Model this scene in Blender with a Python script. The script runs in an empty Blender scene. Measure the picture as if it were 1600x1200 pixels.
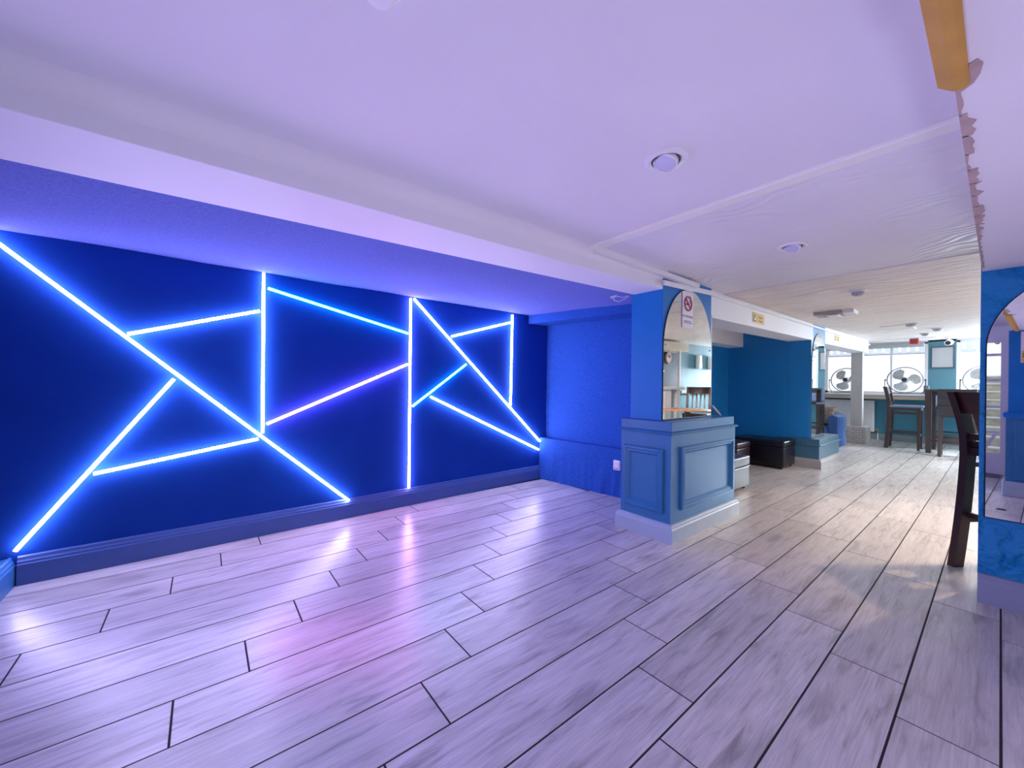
import bpy, bmesh, math, random
from mathutils import Vector, Matrix, noise
random.seed(7)
C = bpy.context.scene
COL = C.collection
S = 1.2            # metres per unit: plan and heights below are in units of the lens height (1.2 m)
pi = math.pi

# ------------------------------------------------------------------ camera, world, lights, exposure
cam_d = bpy.data.cameras.new('camera'); cam = bpy.data.objects.new('camera', cam_d); COL.objects.link(cam)
cam_d.sensor_width = 36; cam_d.lens = 605.478 / 1600 * 36; cam_d.clip_start = 0.02; cam_d.clip_end = 100
YAW, ROLL = 0.900132, -0.0117966
fwd = Vector((math.cos(YAW), math.sin(YAW), 0)); rgt = Vector((math.sin(YAW), -math.cos(YAW), 0)); up = Vector((0, 0, 1))
cx = rgt * math.cos(ROLL) - up * math.sin(ROLL); cy = rgt * math.sin(ROLL) + up * math.cos(ROLL)
mw = Matrix((cx, cy, -fwd)).transposed().to_4x4(); mw.translation = Vector((0, 0, S)); cam.matrix_world = mw
C.camera = cam

C.view_settings.view_transform = 'Standard'; C.view_settings.look = 'None'
C.view_settings.gamma = 1; C.view_settings.use_curve_mapping = False
C.view_settings.exposure = 1.5
C.cycles.use_denoising = True
C.cycles.max_bounces = 10; C.cycles.diffuse_bounces = 6; C.cycles.glossy_bounces = 5
C.cycles.sample_clamp_indirect = 8

W = bpy.data.worlds.new('world'); C.world = W; W.use_nodes = True
bg = W.node_tree.nodes['Background']; bg.inputs[0].default_value = (0.86, 0.91, 1, 1); bg.inputs[1].default_value = 0.6

LED_POWER = 18.0      # radiance of the LED strips
PANE_POWER = 0.40      # daylight behind the frosted panes


def lamp(name, kind, loc, energy, color, size=0.1, target=None, spot=None, blend=0.5, size_y=None):
    d = bpy.data.lights.new(name, kind); d.energy = energy; d.color = color
    if kind == 'AREA':
        d.size = size * S
        if size_y: d.shape = 'RECTANGLE'; d.size_y = size_y * S
    else:
        d.shadow_soft_size = size * S
    if spot: d.spot_size = spot; d.spot_blend = blend
    o = bpy.data.objects.new(name, d); COL.objects.link(o); o.location = Vector(loc) * S
    if target is not None:
        o.rotation_euler = (Vector(target) * S - o.location).to_track_quat('-Z', 'Y').to_euler()
    return o


# downlight of the bar aisle, behind the right-hand pillar
lamp('bar_downlight_lamp', 'SPOT', (3.78, -0.16, 1.70), 34, (1, 0.66, 0.36), 0.012, (3.62, 0.12, 0), 1.5, 0.35)
# added pendants, on the unseen side, to brighten the far room
FILL_PENDANTS = [(4.25, -0.40, 1.22), (5.15, -0.40, 1.22), (7.95, -0.55, 1.22)]
for p_, e_, c_ in zip(FILL_PENDANTS, (19, 17, 21), ((1, 0.80, 0.72), (1, 0.86, 0.80), (0.95, 0.97, 1.0))):
    lamp('fill_pendant_light', 'POINT', p_, e_, c_, 0.05)
for p_, c_, e_ in (((5.3, -0.42, 1.72), (1, 0.90, 0.84), 18), ((7.3, -0.42, 1.74), (0.90, 0.94, 1), 52), ((9.1, -0.35, 1.76), (0.82, 0.91, 1), 62)):  # added spots without fittings, to brighten the far floor
    lamp('fill_spot', 'SPOT', p_, e_, c_, 0.04, (p_[0], 0.55, 0.0), 1.5, 0.8)
# daylight of the unseen part of the right-hand window
lamp('window_daylight', 'AREA', (10.343, -0.62, 1.30), 125, (0.76, 0.88, 1.0), 0.7, (7.6, 0.2, 0.2), size_y=0.62)
# added area lamps, out of view, to brighten the dance floor and its ceiling
FILL_LAMPS = [lamp('dance_floor_fill_uplight', 'AREA', (-0.5, 0.75, 0.16), 5.5, (0.64, 0.60, 1.0), 0.5, (4.4, 0.5, 1.75), size_y=0.3)]
FILL_LAMPS += [lamp('dance_floor_fill_wash', 'AREA', (0.9, -0.97, 0.7), 4, (0.86, 0.62, 0.92), 2.6, (0.95, 1.2, 0.9), size_y=0.9)]

FILL_LAMPS += [lamp('dance_floor_fill_uplight', 'AREA', (0.9, -0.52, 0.35), 3.6, (0.66, 0.62, 1.0), 0.4, (2.3, 0.9, 1.5), size_y=0.3)]

# ------------------------------------------------------------------ materials
MATS = {}


def nodes_of(m):
    m.use_nodes = True
    return m.node_tree.nodes, m.node_tree.links, m.node_tree.nodes['Principled BSDF']


def mat(name, color, rough=0.5, metal=0.0, var=0.0, vscale=6.0, stretch=(1, 1, 1), bump=0.0, bscale=40.0, bdetail=4.0, spec=0.5, sheen=0.0, coord='Object', bstretch=None, bdist=0.004, bdistort=0.0):
    if name in MATS: return MATS[name]
    m = bpy.data.materials.new(name); N, L, B = nodes_of(m); MATS[name] = m
    B.inputs['Base Color'].default_value = (*color, 1); B.inputs['Roughness'].default_value = rough
    B.inputs['Metallic'].default_value = metal; B.inputs['Specular IOR Level'].default_value = spec
    if sheen: B.inputs['Sheen Weight'].default_value = sheen
    tc = N.new('ShaderNodeTexCoord'); mp = N.new('ShaderNodeMapping'); mp.inputs['Scale'].default_value = stretch
    L.new(tc.outputs[coord], mp.inputs[0])
    n = N.new('ShaderNodeTexNoise'); n.inputs['Scale'].default_value = vscale; n.inputs['Detail'].default_value = 5
    L.new(mp.outputs[0], n.inputs['Vector'])
    r = N.new('ShaderNodeMapRange'); r.inputs[1].default_value = 0.25; r.inputs[2].default_value = 0.75
    r.inputs[3].default_value = 1 - max(var, 0.015); r.inputs[4].default_value = 1 + max(var, 0.015)
    L.new(n.outputs[0], r.inputs[0])
    mx = N.new('ShaderNodeMix'); mx.data_type = 'RGBA'; mx.blend_type = 'MULTIPLY'; mx.inputs[0].default_value = 1
    mx.inputs[6].default_value = (*color, 1); L.new(r.outputs[0], mx.inputs[7]); L.new(mx.outputs[2], B.inputs['Base Color'])
    if bump:
        n2 = N.new('ShaderNodeTexNoise'); n2.inputs['Scale'].default_value = bscale; n2.inputs['Detail'].default_value = bdetail; n2.inputs['Distortion'].default_value = bdistort
        if bstretch:
            mp2 = N.new('ShaderNodeMapping'); mp2.inputs['Scale'].default_value = bstretch; L.new(tc.outputs[coord], mp2.inputs[0]); L.new(mp2.outputs[0], n2.inputs['Vector'])
        else: L.new(mp.outputs[0], n2.inputs['Vector'])
        b = N.new('ShaderNodeBump'); b.inputs['Strength'].default_value = bump; b.inputs['Distance'].default_value = bdist
        L.new(n2.outputs[0], b.inputs['Height']); L.new(b.outputs[0], B.inputs['Normal'])
    return m


def emis(name, color, power):
    if name in MATS: return MATS[name]
    m = bpy.data.materials.new(name); N, L, B = nodes_of(m); MATS[name] = m
    B.inputs['Base Color'].default_value = (0.8, 0.8, 0.8, 1); B.inputs['Emission Color'].default_value = (*color, 1)
    B.inputs['Emission Strength'].default_value = power; B.inputs['Roughness'].default_value = 0.4
    return m


def floor_tile_mat():
    m = bpy.data.materials.new('wood_look_tile'); N, L, B = nodes_of(m)
    tc = N.new('ShaderNodeTexCoord'); oi = N.new('ShaderNodeObjectInfo')
    geo = N.new('ShaderNodeNewGeometry')
    off = N.new('ShaderNodeVectorMath'); off.operation = 'ADD'
    sc = N.new('ShaderNodeMath'); sc.operation = 'MULTIPLY'; sc.inputs[1].default_value = 37; L.new(oi.outputs['Random'], sc.inputs[0])
    cb = N.new('ShaderNodeCombineXYZ'); L.new(sc.outputs[0], cb.inputs[0]); L.new(sc.outputs[0], cb.inputs[2])
    L.new(geo.outputs['Position'], off.inputs[0]); L.new(cb.outputs[0], off.inputs[1])
    mp = N.new('ShaderNodeMapping'); mp.inputs['Scale'].default_value = (0.9, 7.5, 1); L.new(off.outputs[0], mp.inputs[0])
    n1 = N.new('ShaderNodeTexNoise'); n1.inputs['Scale'].default_value = 3.2; n1.inputs['Detail'].default_value = 7; n1.inputs['Roughness'].default_value = 0.62; n1.inputs['Distortion'].default_value = 0.9
    L.new(mp.outputs[0], n1.inputs['Vector'])
    mp2 = N.new('ShaderNodeMapping'); mp2.inputs['Scale'].default_value = (2.2, 60, 1); L.new(off.outputs[0], mp2.inputs[0])
    n2 = N.new('ShaderNodeTexNoise'); n2.inputs['Scale'].default_value = 2.5; n2.inputs['Detail'].default_value = 4; L.new(mp2.outputs[0], n2.inputs['Vector'])
    # knots
    mp3 = N.new('ShaderNodeMapping'); mp3.inputs['Scale'].default_value = (1.6, 4.2, 1); L.new(off.outputs[0], mp3.inputs[0])
    v = N.new('ShaderNodeTexVoronoi'); v.inputs['Scale'].default_value = 1.0; L.new(mp3.outputs[0], v.inputs['Vector'])
    kr = N.new('ShaderNodeMapRange'); kr.inputs[1].default_value = 0.08; kr.inputs[2].default_value = 0.27; kr.inputs[3].default_value = 0.70; kr.inputs[4].default_value = 1.0
    n4 = N.new('ShaderNodeMath'); n4.operation = 'MULTIPLY_ADD'; n4.inputs[1].default_value = 0.35; L.new(n1.outputs[0], n4.inputs[0]); 
    sub = N.new('ShaderNodeMath'); sub.operation = 'SUBTRACT'; sub.inputs[1].default_value = 0.17; L.new(v.outputs['Distance'], sub.inputs[0]); L.new(sub.outputs[0], n4.inputs[2]); L.new(n4.outputs[0], kr.inputs[0])
    cr = N.new('ShaderNodeValToRGB'); e = cr.color_ramp.elements
    e[0].position = 0.30; e[0].color = (0.33, 0.30, 0.28, 1); e[1].position = 0.66; e[1].color = (0.62, 0.59, 0.56, 1)
    k = e.new(0.47); k.color = (0.53, 0.50, 0.475, 1)
    L.new(n1.outputs[0], cr.inputs[0])
    def mul(a, bsock):
        mx = N.new('ShaderNodeMix'); mx.data_type = 'RGBA'; mx.blend_type = 'MULTIPLY'; mx.inputs[0].default_value = 1
        L.new(a, mx.inputs[6]); L.new(bsock, mx.inputs[7]); return mx.outputs[2]
    g = N.new('ShaderNodeMapRange'); g.inputs[1].default_value = 0.3; g.inputs[2].default_value = 0.7; g.inputs[3].default_value = 0.86; g.inputs[4].default_value = 1.1; L.new(n2.outputs[0], g.inputs[0])
    t = N.new('ShaderNodeMapRange'); t.inputs[3].default_value = 0.88; t.inputs[4].default_value = 1.10; L.new(oi.outputs['Random'], t.inputs[0])
    c = mul(cr.outputs[0], g.outputs[0]); c = mul(c, t.outputs[0]); c = mul(c, kr.outputs[0])
    L.new(c, B.inputs['Base Color'])
    B.inputs['Roughness'].default_value = 0.30; B.inputs['Specular IOR Level'].default_value = 0.8
    b = N.new('ShaderNodeBump'); b.inputs['Strength'].default_value = 0.18; b.inputs['Distance'].default_value = 0.002; L.new(n2.outputs[0], b.inputs['Height']); L.new(b.outputs[0], B.inputs['Normal'])
    return m


def mirror_mat():
    m = bpy.data.materials.new('silvered_glass'); N, L, B = nodes_of(m)
    B.inputs['Metallic'].default_value = 1; B.inputs['Roughness'].default_value = 0.015
    tc = N.new('ShaderNodeTexCoord'); n = N.new('ShaderNodeTexNoise'); n.inputs['Scale'].default_value = 9; n.inputs['Detail'].default_value = 6
    L.new(tc.outputs['Object'], n.inputs['Vector'])
    r = N.new('ShaderNodeValToRGB'); r.color_ramp.elements[0].position = 0.3; r.color_ramp.elements[0].color = (0.80, 0.81, 0.80, 1)
    r.color_ramp.elements[1].position = 0.6; r.color_ramp.elements[1].color = (0.9, 0.91, 0.90, 1)
    L.new(n.outputs[0], r.inputs[0]); L.new(r.outputs[0], B.inputs['Base Color'])
    return m


def pane_mat():
    m = bpy.data.materials.new('clear_window_glass'); N, L, B = nodes_of(m)
    t = N.new('ShaderNodeBsdfTransparent'); t.inputs[0].default_value = (0.93, 0.96, 0.97, 1)
    g = N.new('ShaderNodeBsdfGlossy'); g.inputs['Roughness'].default_value = 0.02
    f = N.new('ShaderNodeLayerWeight'); f.inputs[0].default_value = 0.25
    mx = N.new('ShaderNodeMixShader'); L.new(f.outputs['Fresnel'], mx.inputs[0]); L.new(t.outputs[0], mx.inputs[1]); L.new(g.outputs[0], mx.inputs[2])
    L.new(mx.outputs[0], N['Material Output'].inputs[0])
    return m


TILE = floor_tile_mat(); MIRROR = mirror_mat(); GLASS = pane_mat()
GROUT = mat('dark_grout', (0.018, 0.017, 0.02), 0.8)
CEIL = mat('white_ceiling_paint', (0.80, 0.775, 0.79), 0.75, var=0.03, vscale=2.5, bump=0.25, bscale=5, bdetail=6, bdist=0.01)
CEILR = mat('ridged_ceiling_plaster', (0.80, 0.71, 0.66), 0.55, var=0.05, vscale=3, bump=1.0, bscale=3.2, bdetail=6, bstretch=(3.4, 0.9, 1), bdist=0.06, bdistort=1.2)
CEILS = mat('swirled_ceiling_plaster', (0.80, 0.775, 0.79), 0.5, var=0.03, vscale=3)
def add_swirls(m):
    N, L = m.node_tree.nodes, m.node_tree.links; B = N['Principled BSDF']
    tc = N.new('ShaderNodeTexCoord'); wv = N.new('ShaderNodeTexWave'); wv.inputs['Scale'].default_value = 3.0; wv.inputs['Distortion'].default_value = 30; wv.inputs['Detail'].default_value = 2; wv.inputs['Detail Scale'].default_value = 0.55
    L.new(tc.outputs['Object'], wv.inputs[0])
    n = N.new('ShaderNodeTexNoise'); n.inputs['Scale'].default_value = 1.7; L.new(tc.outputs['Object'], n.inputs['Vector'])
    r = N.new('ShaderNodeMapRange'); r.inputs[1].default_value = 0.47; r.inputs[2].default_value = 0.62; L.new(n.outputs[0], r.inputs[0])
    mu = N.new('ShaderNodeMath'); mu.operation = 'MULTIPLY'; L.new(wv.outputs['Fac'], mu.inputs[0]); L.new(r.outputs[0], mu.inputs[1])
    b = N.new('ShaderNodeBump'); b.inputs['Strength'].default_value = 0.55; b.inputs['Distance'].default_value = 0.012; L.new(mu.outputs[0], b.inputs['Height']); L.new(b.outputs[0], B.inputs['Normal'])
add_swirls(CEILS)
BEAMW = mat('white_beam_paint', (0.80, 0.785, 0.80), 0.6, var=0.02, vscale=3, bump=0.15, bscale=8)
NAVY = mat('navy_wall_paint', (0.011, 0.060, 0.33), 0.75, var=0.10, vscale=2.2, bump=0.08, bscale=60, spec=0.04)
FELT = mat('blue_felt', (0.080, 0.122, 0.49), 0.95, var=0.34, vscale=95, bump=0.6, bscale=120, bdetail=3, spec=0.1, sheen=0.15)
FELTW = mat('blue_felt_wall', (0.026, 0.10, 0.40), 0.95, var=0.28, vscale=75, bump=0.7, bscale=95, bdetail=3, spec=0.1)
TEAL = mat('blue_pillar_paint', (0.008, 0.17, 0.50), 0.40, var=0.05, vscale=4, bump=0.12, bscale=30, spec=0.22)
TEALT = mat('blue_textured_plaster', (0.008, 0.19, 0.45), 0.42, var=0.08, vscale=5, bump=1.0, bscale=4.5, bdetail=7, bdist=0.10, spec=0.25)
TEALD = mat('teal_alcove_paint', (0.004, 0.19, 0.49), 0.5, var=0.06, vscale=3, bump=0.5, bscale=10, bdist=0.01)
PIER = mat('teal_pier_paint', (0.095, 0.24, 0.30), 0.6, var=0.03)
DADO = mat('teal_dado_paint', (0.045, 0.21, 0.30), 0.4, var=0.05)
SKIRT = mat('grey_blue_skirting_paint', (0.35, 0.44, 0.53), 0.38, var=0.05, vscale=8)
SKIRTB = mat('led_tinted_skirting_paint', (0.06, 0.13, 0.36), 0.38, var=0.05, vscale=8)  # the same grey-blue paint, with the blue of the LED light in its colour
SKIRTG = mat('grey_green_skirting_paint', (0.22, 0.26, 0.27), 0.5, var=0.06)
PLINTHF = mat('slate_blue_panel_paint', (0.030, 0.165, 0.36), 0.34, var=0.06, vscale=6, spec=0.35)
WHITE = mat('white_plastic', (0.82, 0.82, 0.82), 0.35)
WHITEP = mat('white_gloss_paint', (0.80, 0.81, 0.83), 0.4, var=0.02)
TRUNK = mat('white_cable_trunking', (0.80, 0.79, 0.80), 0.5)
GREYPOST = mat('grey_white_post_paint', (0.50, 0.48, 0.47), 0.55, var=0.04)
BRICK = mat('painted_brick', (0.58, 0.55, 0.52), 0.75, var=0.10, vscale=14, bump=0.4, bscale=30)
WOODD = mat('dark_mahogany_wood', (0.045, 0.012, 0.014), 0.28, var=0.3, vscale=10, stretch=(1, 1, 0.15))
WOODG = mat('dark_grey_brown_wood', (0.050, 0.036, 0.035), 0.42, var=0.25, vscale=10, stretch=(1, 1, 0.15))
WOODT = mat('honey_table_wood', (0.36, 0.17, 0.08), 0.35, var=0.25, vscale=6, stretch=(0.3, 3, 1))
SILLW = mat('pale_timber_sill', (0.50, 0.42, 0.33), 0.5, var=0.12, vscale=5, stretch=(1, 0.2, 1))
VINYL = mat('dark_vinyl', (0.030, 0.027, 0.034), 0.38, var=0.1, bump=0.15, bscale=60)
VINYLB = mat('blue_grey_vinyl', (0.20, 0.27, 0.42), 0.22, var=0.05)
LEATHB = mat('black_leather', (0.010, 0.008, 0.014), 0.30, var=0.2, bump=0.25, bscale=45)
LEATHS = mat('silver_leatherette', (0.10, 0.098, 0.102), 0.38, metal=0.35, var=0.15, vscale=20, bump=0.5, bscale=35)
LEATHM = mat('burgundy_leather', (0.030, 0.006, 0.018), 0.40, var=0.1)
VELVET = mat('blue_velvet', (0.010, 0.07, 0.27), 0.6, var=0.2, vscale=10, stretch=(1, 1, 0.3), sheen=0.25)
CUSH = mat('silver_brown_cushion_fabric', (0.20, 0.155, 0.135), 0.4, var=0.8, vscale=26, stretch=(1, 1, 2.2), metal=0.2)
CHROME = mat('chrome', (0.62, 0.62, 0.64), 0.18, metal=1)
STEELD = mat('dark_steel', (0.16, 0.16, 0.18), 0.35, metal=0.9)
FANB = mat('grey_fan_blade', (0.50, 0.51, 0.50), 0.4, metal=0.1)
HUB = mat('dark_hub_plastic', (0.035, 0.04, 0.08), 0.4)
RED = mat('red_plastic', (0.50, 0.035, 0.04), 0.4)
YEL = mat('yellow_foam', (0.60, 0.33, 0.06), 0.8, var=0.12, vscale=12)
YELP = mat('yellow_sign_plastic', (0.72, 0.45, 0.06), 0.4)
BLACKP = mat('black_plastic', (0.012, 0.012, 0.014), 0.4)
EDGE = mat('mirror_backing', (0.02, 0.02, 0.024), 0.9, spec=0.05)
INK = mat('dark_ink', (0.03, 0.025, 0.03), 0.6)
REDINK = mat('red_ink', (0.45, 0.02, 0.05), 0.5)
PAPER = mat('white_paper', (0.80, 0.78, 0.80), 0.6)
PRIMER = mat('brown_primer_patch', (0.47, 0.35, 0.33), 0.8, var=0.15, vscale=14)
STONE = mat('sandstone_step', (0.50, 0.45, 0.36), 0.85, var=0.3, vscale=9, bump=0.6, bscale=18)
TREAD = mat('pale_step_nosing', (0.75, 0.74, 0.72), 0.7, var=0.05)
GREYB = mat('pale_grey_board', (0.52, 0.53, 0.54), 0.6)
MAROON = mat('dark_navy_bar_wall', (0.02, 0.035, 0.09), 0.6)
CREAM = mat('cream_paint', (0.78, 0.70, 0.55), 0.6)
BRASS = mat('brass_valve', (0.45, 0.35, 0.2), 0.35, metal=0.9)
FROST = emis('frosted_daylit_glass', (0.86, 0.91, 1.0), PANE_POWER)
LENS = mat('downlight_lens', (0.62, 0.62, 0.78), 0.15)
LAMPON = emis('warm_lamp_glow', (1, 0.85, 0.6), 6)
LEDW = emis('led_lavender_white', (0.66, 0.59, 1.0), LED_POWER)
LEDC = emis('led_cyan', (0.02, 0.62, 1.0), LED_POWER * 0.62)
LEDM = emis('led_magenta', (1.0, 0.20, 0.85), LED_POWER * 1.3)
LEDV = emis('led_violet', (0.92, 0.46, 1.0), LED_POWER * 0.9)


# ------------------------------------------------------------------ mesh helpers (coordinates in units, scaled by S on build)
class MB:
    def __init__(self): self.v = []; self.f = []

    def add(self, vs, fs):
        o = len(self.v); self.v += [Vector(p) for p in vs]; self.f += [[i + o for i in q] for q in fs]; return self

    def box(self, x0, x1, y0, y1, z0, z1):
        return self.add([(x0, y0, z0), (x1, y0, z0), (x1, y1, z0), (x0, y1, z0), (x0, y0, z1), (x1, y0, z1), (x1, y1, z1), (x0, y1, z1)],
                        [(0, 3, 2, 1), (4, 5, 6, 7), (0, 1, 5, 4), (1, 2, 6, 5), (2, 3, 7, 6), (3, 0, 4, 7)])

    def hexa(self, bot, top):
        n = len(bot)
        return self.add(list(bot) + list(top), [tuple(reversed(range(n))), tuple(range(n, 2 * n))] + [(i, (i + 1) % n, n + (i + 1) % n, n + i) for i in range(n)])

    def prism(self, poly, vec):
        vec = Vector(vec); return self.hexa([Vector(p) for p in poly], [Vector(p) + vec for p in poly])

    def beam(self, p0, p1, w, h, upv=(0, 0, 1)):
        p0 = Vector(p0); p1 = Vector(p1); d = (p1 - p0).normalized(); u = Vector(upv)
        a = d.cross(u)
        if a.length < 1e-4: a = d.cross(Vector((1, 0, 0)))
        a.normalize(); b = a.cross(d).normalized(); a *= w / 2; b *= h / 2
        return self.hexa([p0 - a - b, p0 + a - b, p0 + a + b, p0 - a + b], [p1 - a - b, p1 + a - b, p1 + a + b, p1 - a + b])

    def tube(self, pts, r, n=6, closed=False):
        pts = [Vector(p) for p in pts]; rings = []; m = len(pts)
        ref = None
        for i, p in enumerate(pts):
            a = pts[(i - 1) % m] if (closed or i > 0) else p; b = pts[(i + 1) % m] if (closed or i < m - 1) else p
            d = (b - a).normalized()
            if ref is None:
                ref = d.cross(Vector((0, 0, 1)))
                if ref.length < 1e-3: ref = d.cross(Vector((1, 0, 0)))
            u = (ref - d * ref.dot(d)).normalized(); ref = u; w = d.cross(u)
            rr = r[i] if isinstance(r, (list, tuple)) else r
            rings.append([p + (u * math.cos(2 * pi * k / n) + w * math.sin(2 * pi * k / n)) * rr for k in range(n)])
        vs = [q for g in rings for q in g]; fs = []
        for i in range(m if closed else m - 1):
            j = (i + 1) % m
            fs += [(i * n + k, i * n + (k + 1) % n, j * n + (k + 1) % n, j * n + k) for k in range(n)]
        if not closed: fs += [tuple(reversed(range(n))), tuple(range((m - 1) * n, m * n))]
        return self.add(vs, fs)

    def lathe(self, prof, c=(0, 0, 0), axis=(0, 0, 1), n=20, caps=True):
        ax = Vector(axis).normalized(); u = ax.cross(Vector((0, 0, 1)))
        if u.length < 1e-3: u = Vector((1, 0, 0))
        u.normalize(); w = ax.cross(u); c = Vector(c); vs = []
        for r, h in prof: vs += [c + ax * h + (u * math.cos(2 * pi * k / n) + w * math.sin(2 * pi * k / n)) * r for k in range(n)]
        fs = []
        for i in range(len(prof) - 1): fs += [(i * n + k, i * n + (k + 1) % n, (i + 1) * n + (k + 1) % n, (i + 1) * n + k) for k in range(n)]
        if caps: fs += [tuple(reversed(range(n))), tuple(range((len(prof) - 1) * n, len(prof) * n))]
        return self.add(vs, fs)

    def sweep(self, path, prof, origin, u, v, n, closed=False, side=1):
        """prof (offset outward in plane, height along n) swept along the 2-D path with mitred corners"""
        O = Vector(origin); u = Vector(u); v = Vector(v); n = Vector(n); P = [Vector(p) for p in path]; m = len(P); vs = []
        for i in range(m):
            a = P[(i - 1) % m] if (closed or i > 0) else None; b = P[(i + 1) % m] if (closed or i < m - 1) else None
            d1 = (P[i] - a).normalized() if a is not None else None; d2 = (b - P[i]).normalized() if b is not None else None
            n1 = Vector((d1.y, -d1.x)) * side if d1 is not None else None; n2 = Vector((d2.y, -d2.x)) * side if d2 is not None else None
            if n1 is None: k = n2
            elif n2 is None: k = n1
            else:
                k = (n1 + n2); k = k / max(k.dot(n1), 0.2)
            for o, h in prof:
                q = P[i] + k * o; vs.append(O + u * q.x + v * q.y + n * h)
        L = len(prof); fs = []
        for i in range(m if closed else m - 1):
            j = (i + 1) % m; fs += [(i * L + k, i * L + (k + 1) % L, j * L + (k + 1) % L, j * L + k) for k in range(L)]
        if not closed: fs += [tuple(range(L)), tuple(reversed(range((m - 1) * L, m * L)))]
        return self.add(vs, fs)

    def build(self, name, material, parent=None, bevel=0.0, smooth=None, subdiv=0, seg=1):
        me = bpy.data.meshes.new(name)
        me.from_pydata([p * S for p in self.v], [], self.f)
        bm = bmesh.new(); bm.from_mesh(me)
        bmesh.ops.recalc_face_normals(bm, faces=bm.faces)
        if bevel: bmesh.ops.bevel(bm, geom=list(bm.edges), offset=bevel * S, segments=seg, affect='EDGES', profile=0.6)
        if subdiv: bmesh.ops.subdivide_edges(bm, edges=bm.edges, cuts=subdiv, use_grid_fill=True)
        bm.to_mesh(me); bm.free()
        if smooth:
            for p in me.polygons: p.use_smooth = True
            me.set_sharp_from_angle(angle=math.radians(smooth))
        me.materials.append(material)
        o = bpy.data.objects.new(name, me); COL.objects.link(o)
        if parent is not None: o.parent = parent
        return o


def struct(o, label=None):
    o['kind'] = 'structure'
    if label: o['label'] = label
    return o


def tag(o, label, cat, group=None):
    o['label'] = label; o['category'] = cat
    if group: o['group'] = group
    return o


def empty(name, loc=(0, 0, 0), rz=0.0):
    o = bpy.data.objects.new(name, None); COL.objects.link(o); o.location = Vector(loc) * S; o.rotation_euler = (0, 0, rz); o.empty_display_size = 0.1
    return o


def copy_tree(o, parent=None):
    c = o.copy(); COL.objects.link(c)
    if parent is not None: c.parent = parent
    for ch in list(o.children): copy_tree(ch, c)
    return c


def text(name, body, size, material, parent, M):
    cu = bpy.data.curves.new(name, 'FONT'); cu.body = body; cu.size = size * S; cu.extrude = 0.0004; cu.align_x = 'CENTER'; cu.align_y = 'CENTER'
    t = bpy.data.objects.new(name, cu); COL.objects.link(t)
    dg = bpy.context.evaluated_depsgraph_get(); me = bpy.data.meshes.new_from_object(t.evaluated_get(dg))
    bpy.data.objects.remove(t); bpy.data.curves.remove(cu)
    me.name = name; me.transform(M); me.materials.clear(); me.materials.append(material)
    o = bpy.data.objects.new(name, me); COL.objects.link(o); o.parent = parent
    return o


def frame_mat(origin, u, v):
    """matrix taking text-plane (x, y) to a wall plane with axes u, v"""
    u = Vector(u); v = Vector(v); n = u.cross(v)
    M = Matrix((u, v, n)).transposed().to_4x4(); M.translation = Vector(origin) * S
    return M


def yw(x): return 2.95 + 0.03 * (x + 0.7)          # face of the LED wall


# ------------------------------------------------------------------ floor
PW, PL = 0.20095, 1.039
rows = []
fl = struct(MB().box(-1.75, 10.5, -1.2, 3.2, -0.06, -0.0016).build('floor', GROUT))
cache = {}
gap = 0.0060


def plank(xa, xb, y0, y1, z=0.0):
    key = (round(xb - xa, 3), round(y1 - y0, 3))
    if key not in cache:
        dx, dy = xb - xa, y1 - y0; b = 0.0003; mb = MB()
        bot = [(0, 0, -0.0015), (dx, 0, -0.0015), (dx, dy, -0.0015), (0, dy, -0.0015)]
        mid = [(0, 0, -0.0008), (dx, 0, -0.0008), (dx, dy, -0.0008), (0, dy, -0.0008)]
        top = [(b, b, 0), (dx - b, b, 0), (dx - b, dy - b, 0), (b, dy - b, 0)]
        mb.add(bot + mid + top, [(8, 9, 10, 11)] + [(i, (i + 1) % 4, 4 + (i + 1) % 4, 4 + i) for i in range(4)] + [(4 + i, 4 + (i + 1) % 4, 8 + (i + 1) % 4, 8 + i) for i in range(4)])
        o = mb.build('plank', TILE, fl); cache[key] = o.data
    else:
        o = bpy.data.objects.new('plank', cache[key]); COL.objects.link(o); o.parent = fl
    o.location = Vector((xa, y0, z)) * S


for r in range(-6, 15):
    y0 = -0.0082 + r * PW; y1 = y0 + PW
    xmax = 10.33; xmin = -1.6
    if r >= 12: xmax = 2.84
    elif r >= 8: xmax = 10.3
    if r <= -4: xmin, xmax = 2.9, 10.33
    j = (8.28 + 0.985 * r) * PW
    while j > xmin: j -= PL
    xs = []
    while j < xmax:
        a, b = max(j, xmin), min(j + PL, xmax)
        if b - a > 0.03: xs.append((a, b))
        j += PL
    for a, b in xs:
        # planks nobody can see behind the alcove walls are left out
        if r >= 8 and a > 5.2 and b < 6.6 and r > 9: continue
        if r >= 12 and False: continue
        plank(a + gap / 2, b - gap / 2, y0 + gap / 2, min(y1, 3.03) - gap / 2)

# ------------------------------------------------------------------ walls of the LED alcove
SKP = [(0, 0), (0.022, 0), (0.022, 0.098), (0.017, 0.104), (0.017, 0.112), (0.011, 0.120), (0.009, 0.133), (0.004, 0.139), (0, 0.139)]
w = MB().hexa([(-1.7, yw(-1.7), 0), (3.2, yw(3.2), 0), (3.2, yw(3.2) + 0.1, 0), (-1.7, yw(-1.7) + 0.1, 0)],
              [(-1.7, yw(-1.7), 1.9), (3.2, yw(3.2), 1.9), (3.2, yw(3.2) + 0.1, 1.9), (-1.7, yw(-1.7) + 0.1, 1.9)])
struct(w.build('wall_left', NAVY), 'navy blue wall carrying the LED strips')
struct(MB().sweep([(-0.70, yw(-0.70)), (2.815, yw(2.815))], SKP, (0, 0, 0), (1, 0, 0), (0, 1, 0), (0, 0, 1)).build('baseboard_left', SKIRTB, smooth=20))
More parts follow.
